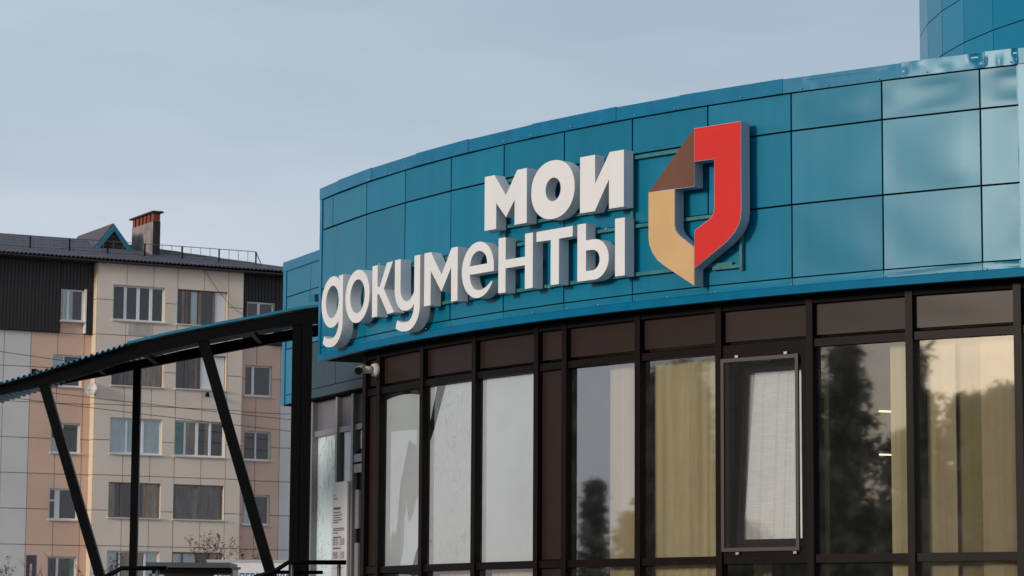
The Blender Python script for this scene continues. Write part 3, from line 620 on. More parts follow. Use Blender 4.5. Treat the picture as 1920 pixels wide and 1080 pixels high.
e_in = [(0.868, 5.698), (1.200, 5.698)] + arcpts(1.04, 5.715, .158, .140, 5, 172, 20)
letter([e_out, e_in], 1.03, 'letter е of документы')
letter([[(1.409, 5.952), (1.535, 5.952), (1.535, 5.702), (1.873, 5.702), (1.873, 5.953), (2.008, 5.953), (2.008, 5.349), (1.873, 5.349), (1.873, 5.610), (1.535, 5.608), (1.535, 5.343), (1.409, 5.343)]], 1.71, 'letter н of документы')
letter([[(2.068, 5.951), (2.653, 5.955), (2.653, 5.842), (2.434, 5.840), (2.434, 5.350), (2.301, 5.350), (2.301, 5.840), (2.068, 5.842)]], 2.36, 'letter т of документы')
letter([[(2.726, 5.959), (2.857, 5.959), (2.857, 5.778), (2.97, 5.778)] + arcpts(2.975, 5.562, .225, .216, 84, -84, 26)[1:] + [(2.92, 5.347), (2.726, 5.347)],
        [(2.857, 5.668), (2.95, 5.668)] + arcpts(2.952, 5.558, .112, .110, 84, -84, 18)[1:] + [(2.94, 5.448), (2.857, 5.448)]], 2.96, 'bowl and stem of letter ы of документы')
letter([[(3.291, 5.962), (3.432, 5.962), (3.432, 5.351), (3.291, 5.351)]], 3.36, 'free stem of letter ы of документы')
# mounting rails behind the letters
def rail_s(s): return math.degrees((s - 18.0) / FR)
for s0, s1, z in ((1.0, 4.6, 6.615), (1.0, 3.38, 6.105), (-2.6, 4.75, 5.885), (-2.4, 4.75, 5.375)):
    mb = MB(); arc_box(mb, rail_s(s0), rail_s(s1), RF + 0.008, RF + 0.045, z - 0.018, z + 0.018, 20); mb.build('rail', M['rail'], sign)
for s, z0, z1 in ((1.3, 5.39, 6.1), (3.38, 5.9, 6.6), (4.86, 5.30, 5.9), (-1.9, 5.39, 5.87)):
    mb = MB(); rbox(mb, rail_s(s), 0.035, RF + 0.008, RF + 0.042, z0, z1); mb.build('rail', M['rail'], sign)
mb = MB(); arc_box(mb, rail_s(4.5), rail_s(4.88), RF + 0.01, RF + 0.05, 5.325, 5.36, 4); mb.build('rail', M['rail'], sign)
mb = MB()
for s, z in ((-1.45, 5.99), (-2.45, 5.98), (0.3, 5.36), (2.1, 5.36), (4.1, 6.63), (3.0, 5.9)):
    c = cp(rail_s(s), RF + 0.05, z); mb.box(c.x - .01, c.x + .01, c.y - .01, c.y + .01, z - .012, z + .012)
mb.build('rail_screws', M['steel'], sign)['kind'] = 'stuff'

# emblem
emb = empty('emblem_sign', tuple(cp(rail_s(4.39), RF + 0.1, 5.16))); tag(emb, 'folded ribbon emblem in red, brown and tan beside the white lettering', 'emblem')
esd = mat('emblem_side_metal', (0.33, 0.38, 0.45), 0.45, var=0.05); EC = 4.39
red = [(4.388, 6.787), (4.996, 6.787), (4.996, 5.862), (4.985, 5.79), (4.955, 5.72), (4.905, 5.655), (4.808, 5.573), (4.388, 5.338), (4.388, 5.728), (4.58, 5.825), (4.625, 5.86), (4.648, 5.92), (4.648, 6.438), (4.388, 6.438)]
brn = [(4.388, 6.787), (4.388, 6.181), (4.132, 6.183), (3.778, 6.187)]
tan_ = [(3.778, 6.187), (4.132, 6.183), (4.132, 5.80), (4.145, 5.755), (4.175, 5.715), (4.22, 5.675), (4.388, 5.558), (4.388, 5.159), (3.99, 5.40), (3.894, 5.468), (3.83, 5.55), (3.79, 5.635), (3.778, 5.709)]
left = [(4.388, 6.787), (3.778, 6.187), (3.778, 5.709), (3.79, 5.635), (3.83, 5.55), (3.894, 5.468), (3.99, 5.40), (4.388, 5.159), (4.388, 5.558), (4.22, 5.675), (4.175, 5.715), (4.145, 5.755), (4.132, 5.80), (4.132, 6.183), (4.388, 6.181)]
solid_shape([left], 'ribbon_shell', esd, esd, emb, EC, RF + 0.06, RF + 0.20)
solid_shape([red], 'ribbon_shell', esd, esd, emb, EC, RF + 0.06, RF + 0.20)
def shrink(lp, k=0.006):
    cx = sum(p[0] for p in lp) / len(lp); n = len(lp); out = []
    ar = sum(lp[i][0] * lp[(i + 1) % n][1] - lp[(i + 1) % n][0] * lp[i][1] for i in range(n)); sg = 1 if ar > 0 else -1
    for i in range(n):
        a, b, c = Vector(lp[i - 1]), Vector(lp[i]), Vector(lp[(i + 1) % n]); d1 = (b - a).normalized(); d2 = (c - b).normalized()
        nv = (Vector((-d1.y, d1.x)) + Vector((-d2.y, d2.x))) * sg; nv = nv / max(0.35, nv.length) ** 1 if nv.length else nv
        out.append((b.x + nv.x * k, b.y + nv.y * k))
    return out
solid_shape([shrink(red)], 'red_face', M['red'], M['red'], emb, EC, RF + 0.2005, RF + 0.204)['label'] = 'red upright face of the emblem'
solid_shape([shrink(brn)], 'brown_face', M['brownv'], M['brownv'], emb, EC, RF + 0.2005, RF + 0.204)['label'] = 'brown folded corner of the emblem'
solid_shape([shrink(tan_)], 'tan_face', M['tan'], M['tan'], emb, EC, RF + 0.2005, RF + 0.204)['label'] = 'tan lower left face of the emblem'
# ------------------------------------------------------------------ entrance canopy
can = empty('entrance_canopy', (-4.5, 36.4, 0)); tag(can, 'arched black steel canopy with teal corrugated roof and slanted posts leading to the entrance', 'canopy')
YN, YF = 35.6, 37.2
top = [(-9.2, 3.95), (-8.0, 4.37), (-7.024, 4.714), (-6.614, 4.841), (-6.067, 5.004), (-5.519, 5.187), (-4.971, 5.364), (-4.421, 5.499), (-3.712, 5.643), (-3.25, 5.729), (-2.767, 5.829), (-2.33, 5.89)]
bot = [(-9.2, 4.02), (-8.0, 4.36), (-7.02, 4.59), (-6.609, 4.675), (-6.116, 4.782), (-5.581, 4.916), (-5.239, 5.036), (-4.897, 5.156), (-4.691, 5.213), (-3.866, 5.412), (-3.315, 5.52), (-2.832, 5.592), (-2.33, 5.66)]
fbt = [(-9.2, 4.28), (-7.336, 4.739), (-6.906, 4.799), (-6.247, 4.933), (-5.831, 5.018), (-5.401, 5.099), (-5.114, 5.164), (-4.539, 5.276), (-4.23, 5.336), (-3.662, 5.448), (-3.086, 5.56), (-2.35, 5.69)]
def ip(tab, x):
    for (a, p), (b, q) in zip(tab, tab[1:]):
        if a <= x <= b: return p + (q - p) * (x - a) / (b - a)
    return tab[0][1] if x < tab[0][0] else tab[-1][1]
def profile_beam(name, y0, y1, ftop, fbot, x0, x1, n, m):
    V = []; F = []
    for k in range(n + 1):
        x = x0 + (x1 - x0) * k / n
        for y in (y0, y1): V += [(x, y, fbot(x)), (x, y, ftop(x))]
    for k in range(n):
        a = 4 * k; b = a + 4
        F += [(a, b, b + 1, a + 1), (a + 2, a + 3, b + 3, b + 2), (a + 1, b + 1, b + 3, a + 3), (a, a + 2, b + 2, b)]
    F += [(0, 1, 3, 2), (4 * n, 4 * n + 2, 4 * n + 3, 4 * n + 1)]
    return mesh(name, V, F, m, can)
ntop = lambda x: ip(top, x) - 0.045
profile_beam('edge_beam', YN, YN + 0.10, ntop, lambda x: min(ip(bot, x), ip(top, x) - 0.16), -7.3, -2.34, 44, M['black'])
profile_beam('edge_beam', YF, YF + 0.10, lambda x: max(ip(fbt, x) + 0.12, ip(top, x) - 0.06), lambda x: ip(fbt, x), -7.4, -2.34, 44, M['black'])
# lower flange along the beam, purlins under the sheet
profile_beam('edge_flange', YN - 0.03, YN - 0.002, lambda x: min(ip(bot, x), ip(top, x) - .16) + 0.030, lambda x: min(ip(bot, x), ip(top, x) - .16) + 0.002, -7.3, -2.34, 44, M['black'])
for k in range(7):
    x = -6.9 + 0.7 * k
    mb = MB(); z = max(ip(fbt, x) + .05, ip(top, x) - 0.14); mb.box(x - .03, x + .03, YN + .102, YF - .002, z - .04, z + 0.03); mb.build('purlin', M['black'], can)
# corrugated roof sheet, ribs across the canopy
V = []; F = []; x = -7.35; k = 0; prof = []
while x < -5.0:
    for dx, h in ((0, 0), (0.030, 0), (0.038, 0.026), (0.064, 0.026)): prof.append((x + dx, h))
    x += 0.072
prof.append((x, 0))
for px_, h in prof:
    z = ip(top, px_) - 0.040 + h
    V += [(px_, YN - 0.10, z), (px_, YF + 0.25, z + 0.02), (px_, YN - 0.10, z - 0.008), (px_, YF + 0.25, z + 0.012)]
for k in range(len(prof) - 1):
    a = 4 * k; b = a + 4
    F += [(a, a + 1, b + 1, b), (a + 2, b + 2, b + 3, a + 3), (a, b, b + 2, a + 2), (a + 1, a + 3, b + 3, b + 1)]
teal_roof = mat('teal_roof_sheet', (0.006, 0.16, 0.27), 0.35, spec=0.4)
mesh('corrugated_roof', V, F, teal_roof, can)
profile_beam('roof_sheet', YN - 0.04, YF + 0.25, lambda x: ip(top, x) + 0.004, lambda x: ip(top, x) - 0.02, x, -2.36, 30, M['black'])
profile_beam('edge_flashing', YN - 0.06, YN - 0.041, lambda x: ip(top, x) + 0.006, lambda x: ip(top, x) - 0.028, x, -2.36, 30, teal_roof)
def post(p0, p1, w, name='post', m=None, d=None):
    mb = MB(); mb.bar(p0, p1, w, d or w, up=(0, 1, 0)); return mb.build(name, m or M['black'], can)
def ext(a, b, z): k = (z - a[1]) / (b[1] - a[1]); return a[0] + (b[0] - a[0]) * k
xa = ext((-6.04, 4.783), (-5.23, 2.351), 0.2); xb = ext((-3.975, 5.315), (-3.03, 2.365), 0.2)
post((ext((-6.04, 4.783), (-5.23, 2.351), 4.80), YN + .05, 4.80), (xa, YN + .05, 0.0), 0.125, 'slanted_post')
post((ext((-3.975, 5.315), (-3.03, 2.365), 5.40), YN + .05, 5.40), (xb, YN + .05, 0.0), 0.135, 'slanted_post')
post((-5.063, YF + .05, 5.18), (-5.057, YF + .05, 0.0), 0.105)
post((-2.785, YN + .05, 5.62), (-2.785, YN + .05, 1.3), 0.115)
post((-2.646, YN + .02, 5.62), (-2.646, YN + .02, 1.3), 0.115)
post((-2.72, YN + .14, 5.60), (-2.72, YN + .14, 1.3), 0.09, m=mat('dark_grey_steel', (0.035, 0.035, 0.036), 0.45))
mb = MB(); mb.bar((-2.6, YN - .02, 5.95), (-2.36, YN + .35, 6.02), .10, .10); mb.build('bracket', teal_roof, can)

# handrails on the steps
def railing(label, y, pts, posts, low=None):
    e = empty('handrail', (pts[-1][0], y, 1.3)); tag(e, label, 'handrail', 'handrails by the entrance steps')
    mb = MB(); mb.tube([(x, y, z) for x, z in pts], 0.030, 10); mb.build('rail', M['black'], e, True)
    if low:
        mb = MB(); mb.tube([(x, y + .1, z) for x, z in low], 0.024, 10); mb.build('mid_rail', M['black'], e, True)
    for x, z in posts:
        mb = MB(); mb.tube([(x, y, 0.9), (x, y, z)], 0.024, 10); mb.build('post', M['steel'], e, True)
    return e
railing('black tube handrail with a bent end beside the slanted canopy post', 35.0, [(-5.9, 2.02), (-5.09, 2.335), (-4.90, 2.437), (-4.33, 2.440)], [(-4.45, 2.42)])
railing('black tube handrail on steel posts before the information board', 35.0, [(-3.9, 2.05), (-2.95, 2.425), (-2.80, 2.524), (-2.07, 2.527)], [(-2.16, 2.51), (-2.755, 2.51)], [(-3.9, 2.02), (-3.205, 2.35), (-3.04, 2.402), (-2.37, 2.402)])

# ------------------------------------------------------------------ apartment block
APA = R_(28.559)
apt = empty('apartment_block', (-17.6106, 117.0, 0), APA, world=False)
tag(apt, 'beige and salmon panel apartment block with dark corrugated top storey and chimney', 'building')
A_ = {}
A_['bay'] = mat('beige_cladding', (0.79, 0.66, 0.545), 0.75, var=0.06, vscale=0.5, per_obj=0.035)
A_['salmon'] = mat('salmon_cladding', (0.74, 0.49, 0.375), 0.75, var=0.06, vscale=0.5, per_obj=0.035)
A_['grey'] = mat('pale_grey_cladding', (0.72, 0.685, 0.645), 0.75, var=0.05, vscale=0.5, per_obj=0.03)
A_['cream'] = mat('cream_cladding', (0.62, 0.51, 0.39), 0.75, var=0.05, vscale=0.5)
A_['back'] = mat('joint_backing_board', (0.11, 0.085, 0.07), 0.9)  # dark brown backing behind the cladding joints
A_['brown'] = mat('brown_corrugated_cladding', (0.020, 0.0155, 0.0145), 0.5, var=0.15, vscale=1)
A_['roof'] = mat('blue_grey_roof_tile', (0.060, 0.062, 0.085), 0.42, var=0.25, vscale=2.5)
A_['upvc'] = mat('white_window_plastic', (0.80, 0.80, 0.82), 0.4)
A_['wood'] = mat('brown_wood_frame', (0.24, 0.15, 0.12), 0.6)
A_['wpanel'] = mat('white_window_panel', (0.75, 0.77, 0.78), 0.6)
A_['sill'] = mat('sill_metal', (0.72, 0.65, 0.57), 0.5)
A_['dark'] = mat('dark_room', (0.025, 0.026, 0.028), 0.9)
A_['cwhite'] = mat('white_net_curtain', (0.82, 0.86, 0.85), 0.9, var=0.1, vscale=3, stretch=(1, 1, .2))
A_['cgreen'] = mat('green_curtain', (0.20, 0.42, 0.36), 0.9)
A_['ctan'] = mat('tan_curtain', (0.50, 0.38, 0.26), 0.9, var=.4, vscale=5, stretch=(1, 1, .2))
A_['cpurple'] = mat('plum_curtain', (0.20, 0.135, 0.115), 0.9, var=.75, vscale=9, stretch=(1, 1, .12))
A_['brick'] = mat('orange_brick', (0.20, 0.055, 0.027), 0.85, var=.15, vscale=6)
A_['plaster'] = mat('stained_grey_plaster', (0.21, 0.18, 0.18), 0.9, var=.5, vscale=1.6)
A_['teal'] = mat('teal_dormer_trim', (0.01, 0.19, 0.30), 0.5)
A_['dwood'] = mat('dark_dormer_boards', (0.05, 0.032, 0.026), 0.8)
def part(mb, name, m, parent=None, smooth=False): return mb.build(name, m, parent or apt, smooth)
# solid cores just behind the cladding
mb = MB(); mb.box(-30, 0.03, 0.80, 13, 0, 17.5); part(mb, 'wing_wall', A_['back'])
mb = MB(); mb.box(0.0, 6.62, 0.26, 12, 0, 17.48); part(mb, 'bay_wall', A_['back'])
mb = MB(); mb.box(6.60, 14.0, 0.80, 12.8, 0, 17.5); part(mb, 'wing_wall', A_['back'])
rowsL = [(14.98, 16.50), (12.18, 13.68), (9.27, 10.80), (6.56, 8.05), (3.74, 5.15)]
rowsW = [(14.86, 16.22), (12.06, 13.41), (9.24, 10.52), (6.42, 7.73), (3.66, 4.88)]
winsB = [(0.63, 3.00, z0, z1) for z0, z1 in rowsL] + [(3.56, 5.91, z0, z1) for z0, z1 in rowsL]
winsLW = [(-1.80 if i else -1.54, -0.50, z0, z1) for i, (z0, z1) in enumerate(rowsW)]
winsRW = [(7.02, 8.32, z0, z1) for z0, z1 in rowsW]
HJ = [0.4, 1.9, 3.85, 5.35, 6.85, 8.34, 9.83, 11.34, 12.83, 14.33, 15.83, 17.46]
def subtract(rect, holes):
    out = [rect]
    for a, b, c, d in holes:
        nxt = []
        for x0, x1, z0, z1 in out:
            if b <= x0 or a >= x1 or d <= z0 or c >= z1: nxt.append((x0, x1, z0, z1)); continue
            if a > x0: nxt.append((x0, a, z0, z1))
            if b < x1: nxt.append((b, x1, z0, z1))
            m0, m1 = max(x0, a), min(x1, b)
            if c > z0: nxt.append((m0, m1, z0, c))
            if d < z1: nxt.append((m0, m1, d, z1))
        out = nxt
    return [r for r in out if r[1] - r[0] > .02 and r[3] - r[2] > .02]
def clad(vj, hj, y, holes, colf, dep=0.25, g=0.013):
    for a, b in zip(vj, vj[1:]):
        for c, d in zip(hj, hj[1:]):
            rs = subtract((a + g, b - g, c + g, d - g), holes)
            if not rs: continue
            mb = MB()
            for x0, x1, z0, z1 in rs: mb.box(x0, x1, y, y + dep, z0, z1)
            # merge touching pieces of one cut panel into one outline
            part(mb, 'cladding_panel', colf((a + b) / 2))
clad([-0.06, 1.24, 2.47, 3.58, 4.81, 5.95, 6.66], HJ, 0.0, winsB, lambda x: A_['bay'])
BR = 14.34
hw = [h for h in HJ if h < 14.0] + [14.33]
clad([-12.2, -11.0, -9.85, -8.67, -7.49, -6.31, -5.13, -3.95, -2.78, -1.60, -0.42, 0.02], hw, 0.55, winsLW, lambda x: A_['grey'] if x < -2.78 else A_['salmon'])
clad([6.62, 7.57, 8.73, 9.9, 11.1, 12.3, 13.9], hw, 0.55, winsRW, lambda x: A_['grey'] if x > 8.73 else A_['salmon'])
clad([-1.60, -0.42], [14.33, 14.86], 0.58, [], lambda x: A_['salmon'])
# side return of the bay, facing the sun
for c, d in zip(HJ, HJ[1:]):
    mb = MB(); mb.box(-0.10, -0.058, 0.02, 0.54, c + .012, d - .012); part(mb, 'return_panel', A_['cream'])
# brown corrugated storey
def corrugated(x0, x1, z0, z1, y, pitch=0.155, dep=0.035):
    V = []; F = []; x = x0; pr = []
    while x < x1 - 1e-4:
        for f, h in ((0, 0), (.42, 0), (.5, dep), (.92, dep)): 
            if x + f * pitch <= x1: pr.append((x + f * pitch, h))
        x += pitch
    pr.append((x1, 0))
    for px_, h in pr: V += [(px_, y - h, z0), (px_, y - h, z1), (px_, y + .1, z0), (px_, y + .1, z1)]
    for k in range(len(pr) - 1):
        a = 4 * k; b = a + 4; F += [(a, b, b + 1, a + 1), (a + 2, a + 3, b + 3, b + 2), (a, a + 2, b + 2, b), (a + 1, b + 1, b + 3, a + 3)]
    F += [(0, 1, 3, 2), (4 * len(pr) - 4, 4 * len(pr) - 2, 4 * len(pr) - 1, 4 * len(pr) - 3)]
    return mesh('corrugated_cladding', V, F, A_['brown'], apt)
corrugated(-12.2, -1.545, 14.34, 17.6, 0.44); corrugated(-1.54, -0.42, 16.25, 17.6, 0.44); corrugated(-0.415, 0.05, 14.34, 17.6, 0.44)
corrugated(6.665, 7.01, 14.34, 17.65, 0.44); corrugated(7.012, 8.33, 16.25, 17.65, 0.44); corrugated(8.335, 13.9, 14.34, 17.65, 0.44)
mb = MB(); mb.box(-0.50, -0.425, 0.36, 0.54, 14.36, 16.25); part(mb, 'window_reveal', A_['upvc'])
# windows
def window(x0, x1, z0, z1, y, fr, bars, cur, panel=None, fw=0.07, half=None):
    def sub(mb, name, m): o = mb.build(name, m); o.parent = w; return o
    mb = MB(); yy = y + 0.13
    mb.box(x0, x0 + fw, yy, yy + .07, z0, z1); mb.box(x1 - fw, x1, yy, yy + .07, z0, z1)
    mb.box(x0 + fw, x1 - fw, yy, yy + .07, z0, z0 + fw); mb.box(x0 + fw, x1 - fw, yy, yy + .07, z1 - fw, z1)
    w = mb.build('window', fr, apt)
    xs = [x0 + fw] + [x0 + (x1 - x0) * b for b, _ in bars] + [x1 - fw]
    bw = [0] + [q for _, q in bars] + [0]
    for (b, q) in bars:
        mb = MB(); c = x0 + (x1 - x0) * b; mb.box(c - q / 2, c + q / 2, yy - .01, yy + .06, z0 + fw, z1 - fw); sub(mb, 'mullion', fr)
    for k in range(len(xs) - 1):
        a = xs[k] + bw[k] / 2; b = xs[k + 1] - bw[k + 1] / 2
        if panel is not None and k == panel:
            mb = MB(); mb.box(a, b, yy + .01, yy + .05, z0 + fw, z1 - fw); sub(mb, 'blank_panel', A_['wpanel']); continue
        mb = MB(); mb.quad((a, yy + .03, z0 + fw), (b, yy + .03, z0 + fw), (b, yy + .03, z1 - fw), (a, yy + .03, z1 - fw)); sub(mb, 'pane', M['aglass'])
        if half == k:
            mb = MB(); zz = z0 + (z1 - z0) * .62; mb.box(a, b, yy + .0, yy + .05, zz - .035, zz + .035); sub(mb, 'crossbar', fr)
    mb = MB(); mb.box(x0 - .04, x1 + .06, y - .09, y + .125, z0 - .05, z0 - .002); sub(mb, 'sill', A_['sill'])
    for side in (x0 - .002, x1 + .002):
        mb = MB(); s0, s1 = (side, side + .012) if side < x0 + .1 else (side - .012, side); mb.box(s0, s1, y + .003, y + .128, z0, z1); sub(mb, 'reveal', A_['cream'])
    mb = MB(); mb.quad((x0, y + .249, z0), (x1, y + .249, z0), (x1, y + .249, z1), (x0, y + .249, z1)); sub(mb, 'room_interior', A_['dark'])
    for a, b, c, top_ in cur:
        n = 14; V = []; F = []
        for k in range(n + 1):
            xx = x0 + (x1 - x0) * (a + (b - a) * k / n); d = .012 * math.sin(k * 2.1)
            V += [(xx, y + .186 + d, z0 + .02), (xx, y + .186 + d, z0 + (z1 - z0) * top_)]
        for k in range(n): F.append((2 * k, 2 * k + 2, 2 * k + 3, 2 * k + 1))
        o = mesh('curtain', V, F, c); o.parent = w
    return w
U, Wd = A_['upvc'], A_['wood']
bars4 = [(.25, .13), (.50, .13), (.745, .13)]
window(*winsB[0], 0.0, U, bars4, [(0.0, .22, A_['dark'], 1)])
window(*winsB[1], 0.0, Wd, [(.28, .05), (.55, .06), (.8, .05)], [(.18, .5, A_['cpurple'], 1), (.6, 1, A_['ctan'], 1)], fw=.04)
window(*winsB[2], 0.0, U, [(.33, .08), (.64, .10)], [(0.02, .32, A_['cwhite'], 1), (.36, .62, A_['cwhite'], 1), (.67, .98, A_['cwhite'], 1)])
window(*winsB[3], 0.0, Wd, [(.25, .05), (.74, .04)], [(0.0, .14, A_['ctan'], 1), (.68, 1.0, A_['ctan'], 1), (.5, .62, A_['cpurple'], .8)], fw=.04)
window(*winsB[4], 0.0, U, [(.25, .08), (.74, .10)], [(0.0, .2, A_['cwhite'], 1), (.78, 1, A_['cwhite'], 1), (.3, .7, A_['ctan'], 1)])
window(*winsB[5], 0.0, Wd, [(.20, .10), (.47, .12), (.75, .09)], [(.3, .42, A_['cwhite'], .95), (.12, .2, A_['ctan'], 1)], panel=3, fw=.04)
window(*winsB[6], 0.0, Wd, [(.21, .06), (.42, .08), (.50, .03)], [(.3, .42, A_['cpurple'], 1)], panel=3, fw=.04)
window(*winsB[7], 0.0, U, [(.22, .09), (.46, .13), (.72, .10)], [(0.02, .2, A_['cgreen'], 1), (.25, .42, A_['ctan'], 1), (.62, .7, A_['ctan'], 1)])
window(*winsB[8], 0.0, Wd, [], [(0.08, .42, A_['cpurple'], 1), (.42, .5, A_['ctan'], .9), (.5, .95, A_['cpurple'], 1)], fw=.04)
window(*winsB[9], 0.0, Wd, [(.5, .04), (.75, .05)], [(0.05, .2, A_['cwhite'], .95), (.25, .48, A_['cwhite'], 1), (.76, 1, A_['ctan'], 1)], fw=.05)
window(*winsLW[0], 0.42, U, [(.33, .11)], [(0.1, .32, A_['cwhite'], 1), (.4, .55, A_['cwhite'], 1)])
window(*winsLW[1], 0.55, U, [(.40, .07)], [(.05, .38, A_['cwhite'], 1)])
window(*winsLW[2], 0.55, U, [(.42, .08)], [(.02, .35, A_['cwhite'], .5)])
window(*winsLW[3], 0.55, U, [(.30, .22)], [], half=0)
window(*winsLW[4], 0.55, U, [(.36, .10)], [(.8, 1, A_['cgreen'], 1)])
window(*winsRW[0], 0.42, U, [(.45, .12)], [])
window(*winsRW[1], 0.55, U, [(.33, .12)], [])
window(*winsRW[2], 0.55, U, [(.47, .07)], [])
window(*winsRW[3], 0.55, U, [(.30, .08)], [(.1, .3, A_['cwhite'], .8)])
window(*winsRW[4], 0.55, U, [(.45, .08)], [])
# metal tile roof: hipped, with ribs running down the slope
def roof_sheet(name, e0, e1, r0, r1, pitch=0.19, amp=0.028):
    e0, e1, r0, r1 = map(Vector, (e0, e1, r0, r1)); L = (e1 - e0).length; n = int(L / pitch) * 4; V = []; F = []
    nr = 7
    for k in range(n + 1):
        u = k / n; h = amp * (1 if k % 4 in (1, 2) else -1)
        for j in range(nr):
            v = j / (nr - 1)
            for st in (0, 0.022):
                p = e0.lerp(e1, u).lerp(r0.lerp(r1, u), v); V.append((p.x, p.y, p.z + h + st))
    m_ = nr * 2
    for k in range(n):
        for j in range(m_ - 1): q = k * m_ + j; F.append((q, q + m_, q + m_ + 1, q + 1))
    return mesh(name, V, F, A_['roof'], apt)
roof_sheet('roof', (-14, -0.42, 17.47), (10.6, -0.42, 17.56), (-14, 5.0, 19.0), (2.2, 5.0, 19.05))
mb = MB(); mb.quad((10.6, -.42, 17.56), (10.6, 12.5, 17.56), (2.2, 6.5, 19.05), (2.2, 5.0, 19.05)); mb.quad((10.6, 12.5, 17.56), (-14, 12.5, 17.5), (-14, 6.5, 19.0), (2.2, 6.5, 19.05)); mb.quad((-14, 5, 19.0), (2.2, 5, 19.05), (2.2, 6.5, 19.05), (-14, 6.5, 19.0)); part(mb, 'roof_slope', A_['roof'])
mb = MB(); mb.box(-14, 10.6, -0.40, 1.0, 17.40, 17.45); part(mb, 'eave_board', A_['dwood'])
# dormer
def dsub(mb, name, m): o = mb.build(name, m); o.parent = dm; return o
zb, za, s0, s1, sm, yd = 18.22, 19.48, 0.60, 2.55, 1.55, 2.6
mb = MB(); mb.tri((s0 + .1, yd + .1, zb), (s1 - .1, yd + .1, zb), (sm, yd + .1, za - .12)); dm = mb.build('dormer', A_['dwood'], apt)
for k in range(5):
    z = zb + .05 + k * .2; f = 1 - (z - zb) / (za - zb) - .22
    if f > .05: mb = MB(); mb.box(sm - (sm - s0) * f, sm + (s1 - sm) * f, yd + .06, yd + .098, z, z + .16); dsub(mb, 'gable_board', A_['dwood'])
for (a, b) in (((s0 - .1, zb - .08), (sm, za)), ((s1 + .1, zb - .08), (sm, za))):
    mb = MB(); A0 = Vector((a[0], 0, a[1])); B0 = Vector((b[0], 0, b[1])); w_ = Vector((0, 0, -0.27))
    mb.hexa([A0 + Vector((0, yd - .06, 0)) + w_, B0 + Vector((0, yd - .06, 0)) + w_, B0 + Vector((0, yd + .06, 0)) + w_, A0 + Vector((0, yd + .06, 0)) + w_,
             A0 + Vector((0, yd - .06, 0)), B0 + Vector((0, yd - .06, 0)), B0 + Vector((0, yd + .06, 0)), A0 + Vector((0, yd + .06, 0))]); dsub(mb, 'barge_board', A_['teal'])
for a in (s0 - .1, s1 + .1):
    mb = MB(); mb.hexa([(a, yd + .061, zb - .06), (sm, yd + .061, za + .02), (sm, yd + 4.6, za + .02), (a, yd + 4.6, zb - .06), (a, yd + .061, zb - .0), (sm, yd + .061, za + .08), (sm, yd + 4.6, za + .08), (a, yd + 4.6, zb)]); dsub(mb, 'dormer_roof', mat('dormer_roof_sheet', (0.07, 0.05, 0.055), .5))
# chimney
def csub(mb, name, m): o = mb.build(name, m); o.parent = ch; return o
mb = MB(); mb.box(2.99, 3.32, 1.6, 4.2, 17.6, 19.62); ch = mb.build('chimney', A_['plaster'], apt)
mb = MB(); mb.box(2.985, 3.325, 1.585, 1.598, 17.6, 19.63); csub(mb, 'dark_front', A_['dark'])  # near-black sheet over the front face of the shaft
mb = MB(); mb.box(3.06, 3.24, 1.75, 4.1, 19.62, 20.0); csub(mb, 'flue_core', A_['dark'])
for k in range(6):
    y0 = 1.60 + k * 0.46
    mb = MB(); mb.box(3.0, 3.31, y0, y0 + .26, 19.621, 20.0); csub(mb, 'brick_pier', A_['brick'])
mb = MB(); mb.box(2.9, 3.42, 1.45, 4.35, 20.0, 20.07); csub(mb, 'cap', A_['dark'])
# roof railing
greyst = mat('roof_rail_steel', (0.10, 0.10, 0.115), .5)
mb = MB(); mb.bar((-13, 1.0, 18.42), (7.65, 1.0, 18.53), .028); rl = mb.build('roof_railing', greyst, apt)
for x in (-11.8, -10.0, -8.2, -6.4, -4.6, -2.79, -1.03, 0.7, 2.4, 4.14, 5.88, 7.64):
    mb = MB(); zt_ = 18.42 + .11 * (x + 13) / 20.65; mb.bar((x, 1.0, 17.8), (x, 1.0, zt_), .055); o = mb.build('post', M['black']); o.parent = rl
for k in range(46):
    x = -13 + .45 * k; zt_ = 18.42 + .11 * (x + 13) / 20.65
    mb = MB(); mb.bar((x, 1.0, 17.85), (x, 1.0, zt_), .018); o = mb.build('baluster', greyst); o.parent = rl
mb = MB(); mb.bar((7.64, 1.0, 18.5), (7.9, .7, 17.7), .03); o = mb.build('brace', M['black']); o.parent = rl
# low brick parapet and two vents further back on the roof
mb = MB(); mb.box(-9, -3.4, 6.6, 7.0, 18.6, 19.05); part(mb, 'roof_parapet', mat('rusty_parapet', (0.10, 0.035, 0.02), .8))
# stains under one window
mb = MB(); mb.box(1.36, 2.40, -0.004, -0.001, 14.36, 14.88); part(mb, 'damp_patch', mat('damp_stain', (0.50, 0.45, 0.40), .8, var=.12, vscale=3, stretch=(2, 2, .6)))

# things on the block ------------------------------------------------
Mapt = Matrix.Translation((-17.6106, 117.0, 0)) @ Matrix.Rotation(APA, 4, 'Z')
def ap(x, y, z): return Mapt @ Vector((x, y, z))
ds = empty('satellite_dish', tuple(ap(-0.23, 0.3, 11.9))); tag(ds, 'white satellite dish on the salmon wall below the canopy edge', 'satellite dish')
c0 = ap(-0.26, -0.02, 11.92); ax = (Mapt.to_3x3() @ Vector((-0.55, -0.75, 0.30))).normalized(); V = []; F = []; nr, na = 5, 20
xx = ax.cross(Vector((0, 0, 1))).normalized(); yy = xx.cross(ax)
for j in range(nr + 1):
    r = .30 * j / nr
    for k in range(na): a = 2 * math.pi * k / na; V.append(c0 + (xx * math.cos(a) * 0.9 + yy * math.sin(a)) * r + ax * (r * r * 1.1))
for j in range(nr):
    for k in range(na): F.append((j * na + k, j * na + (k + 1) % na, (j + 1) * na + (k + 1) % na, (j + 1) * na + k))
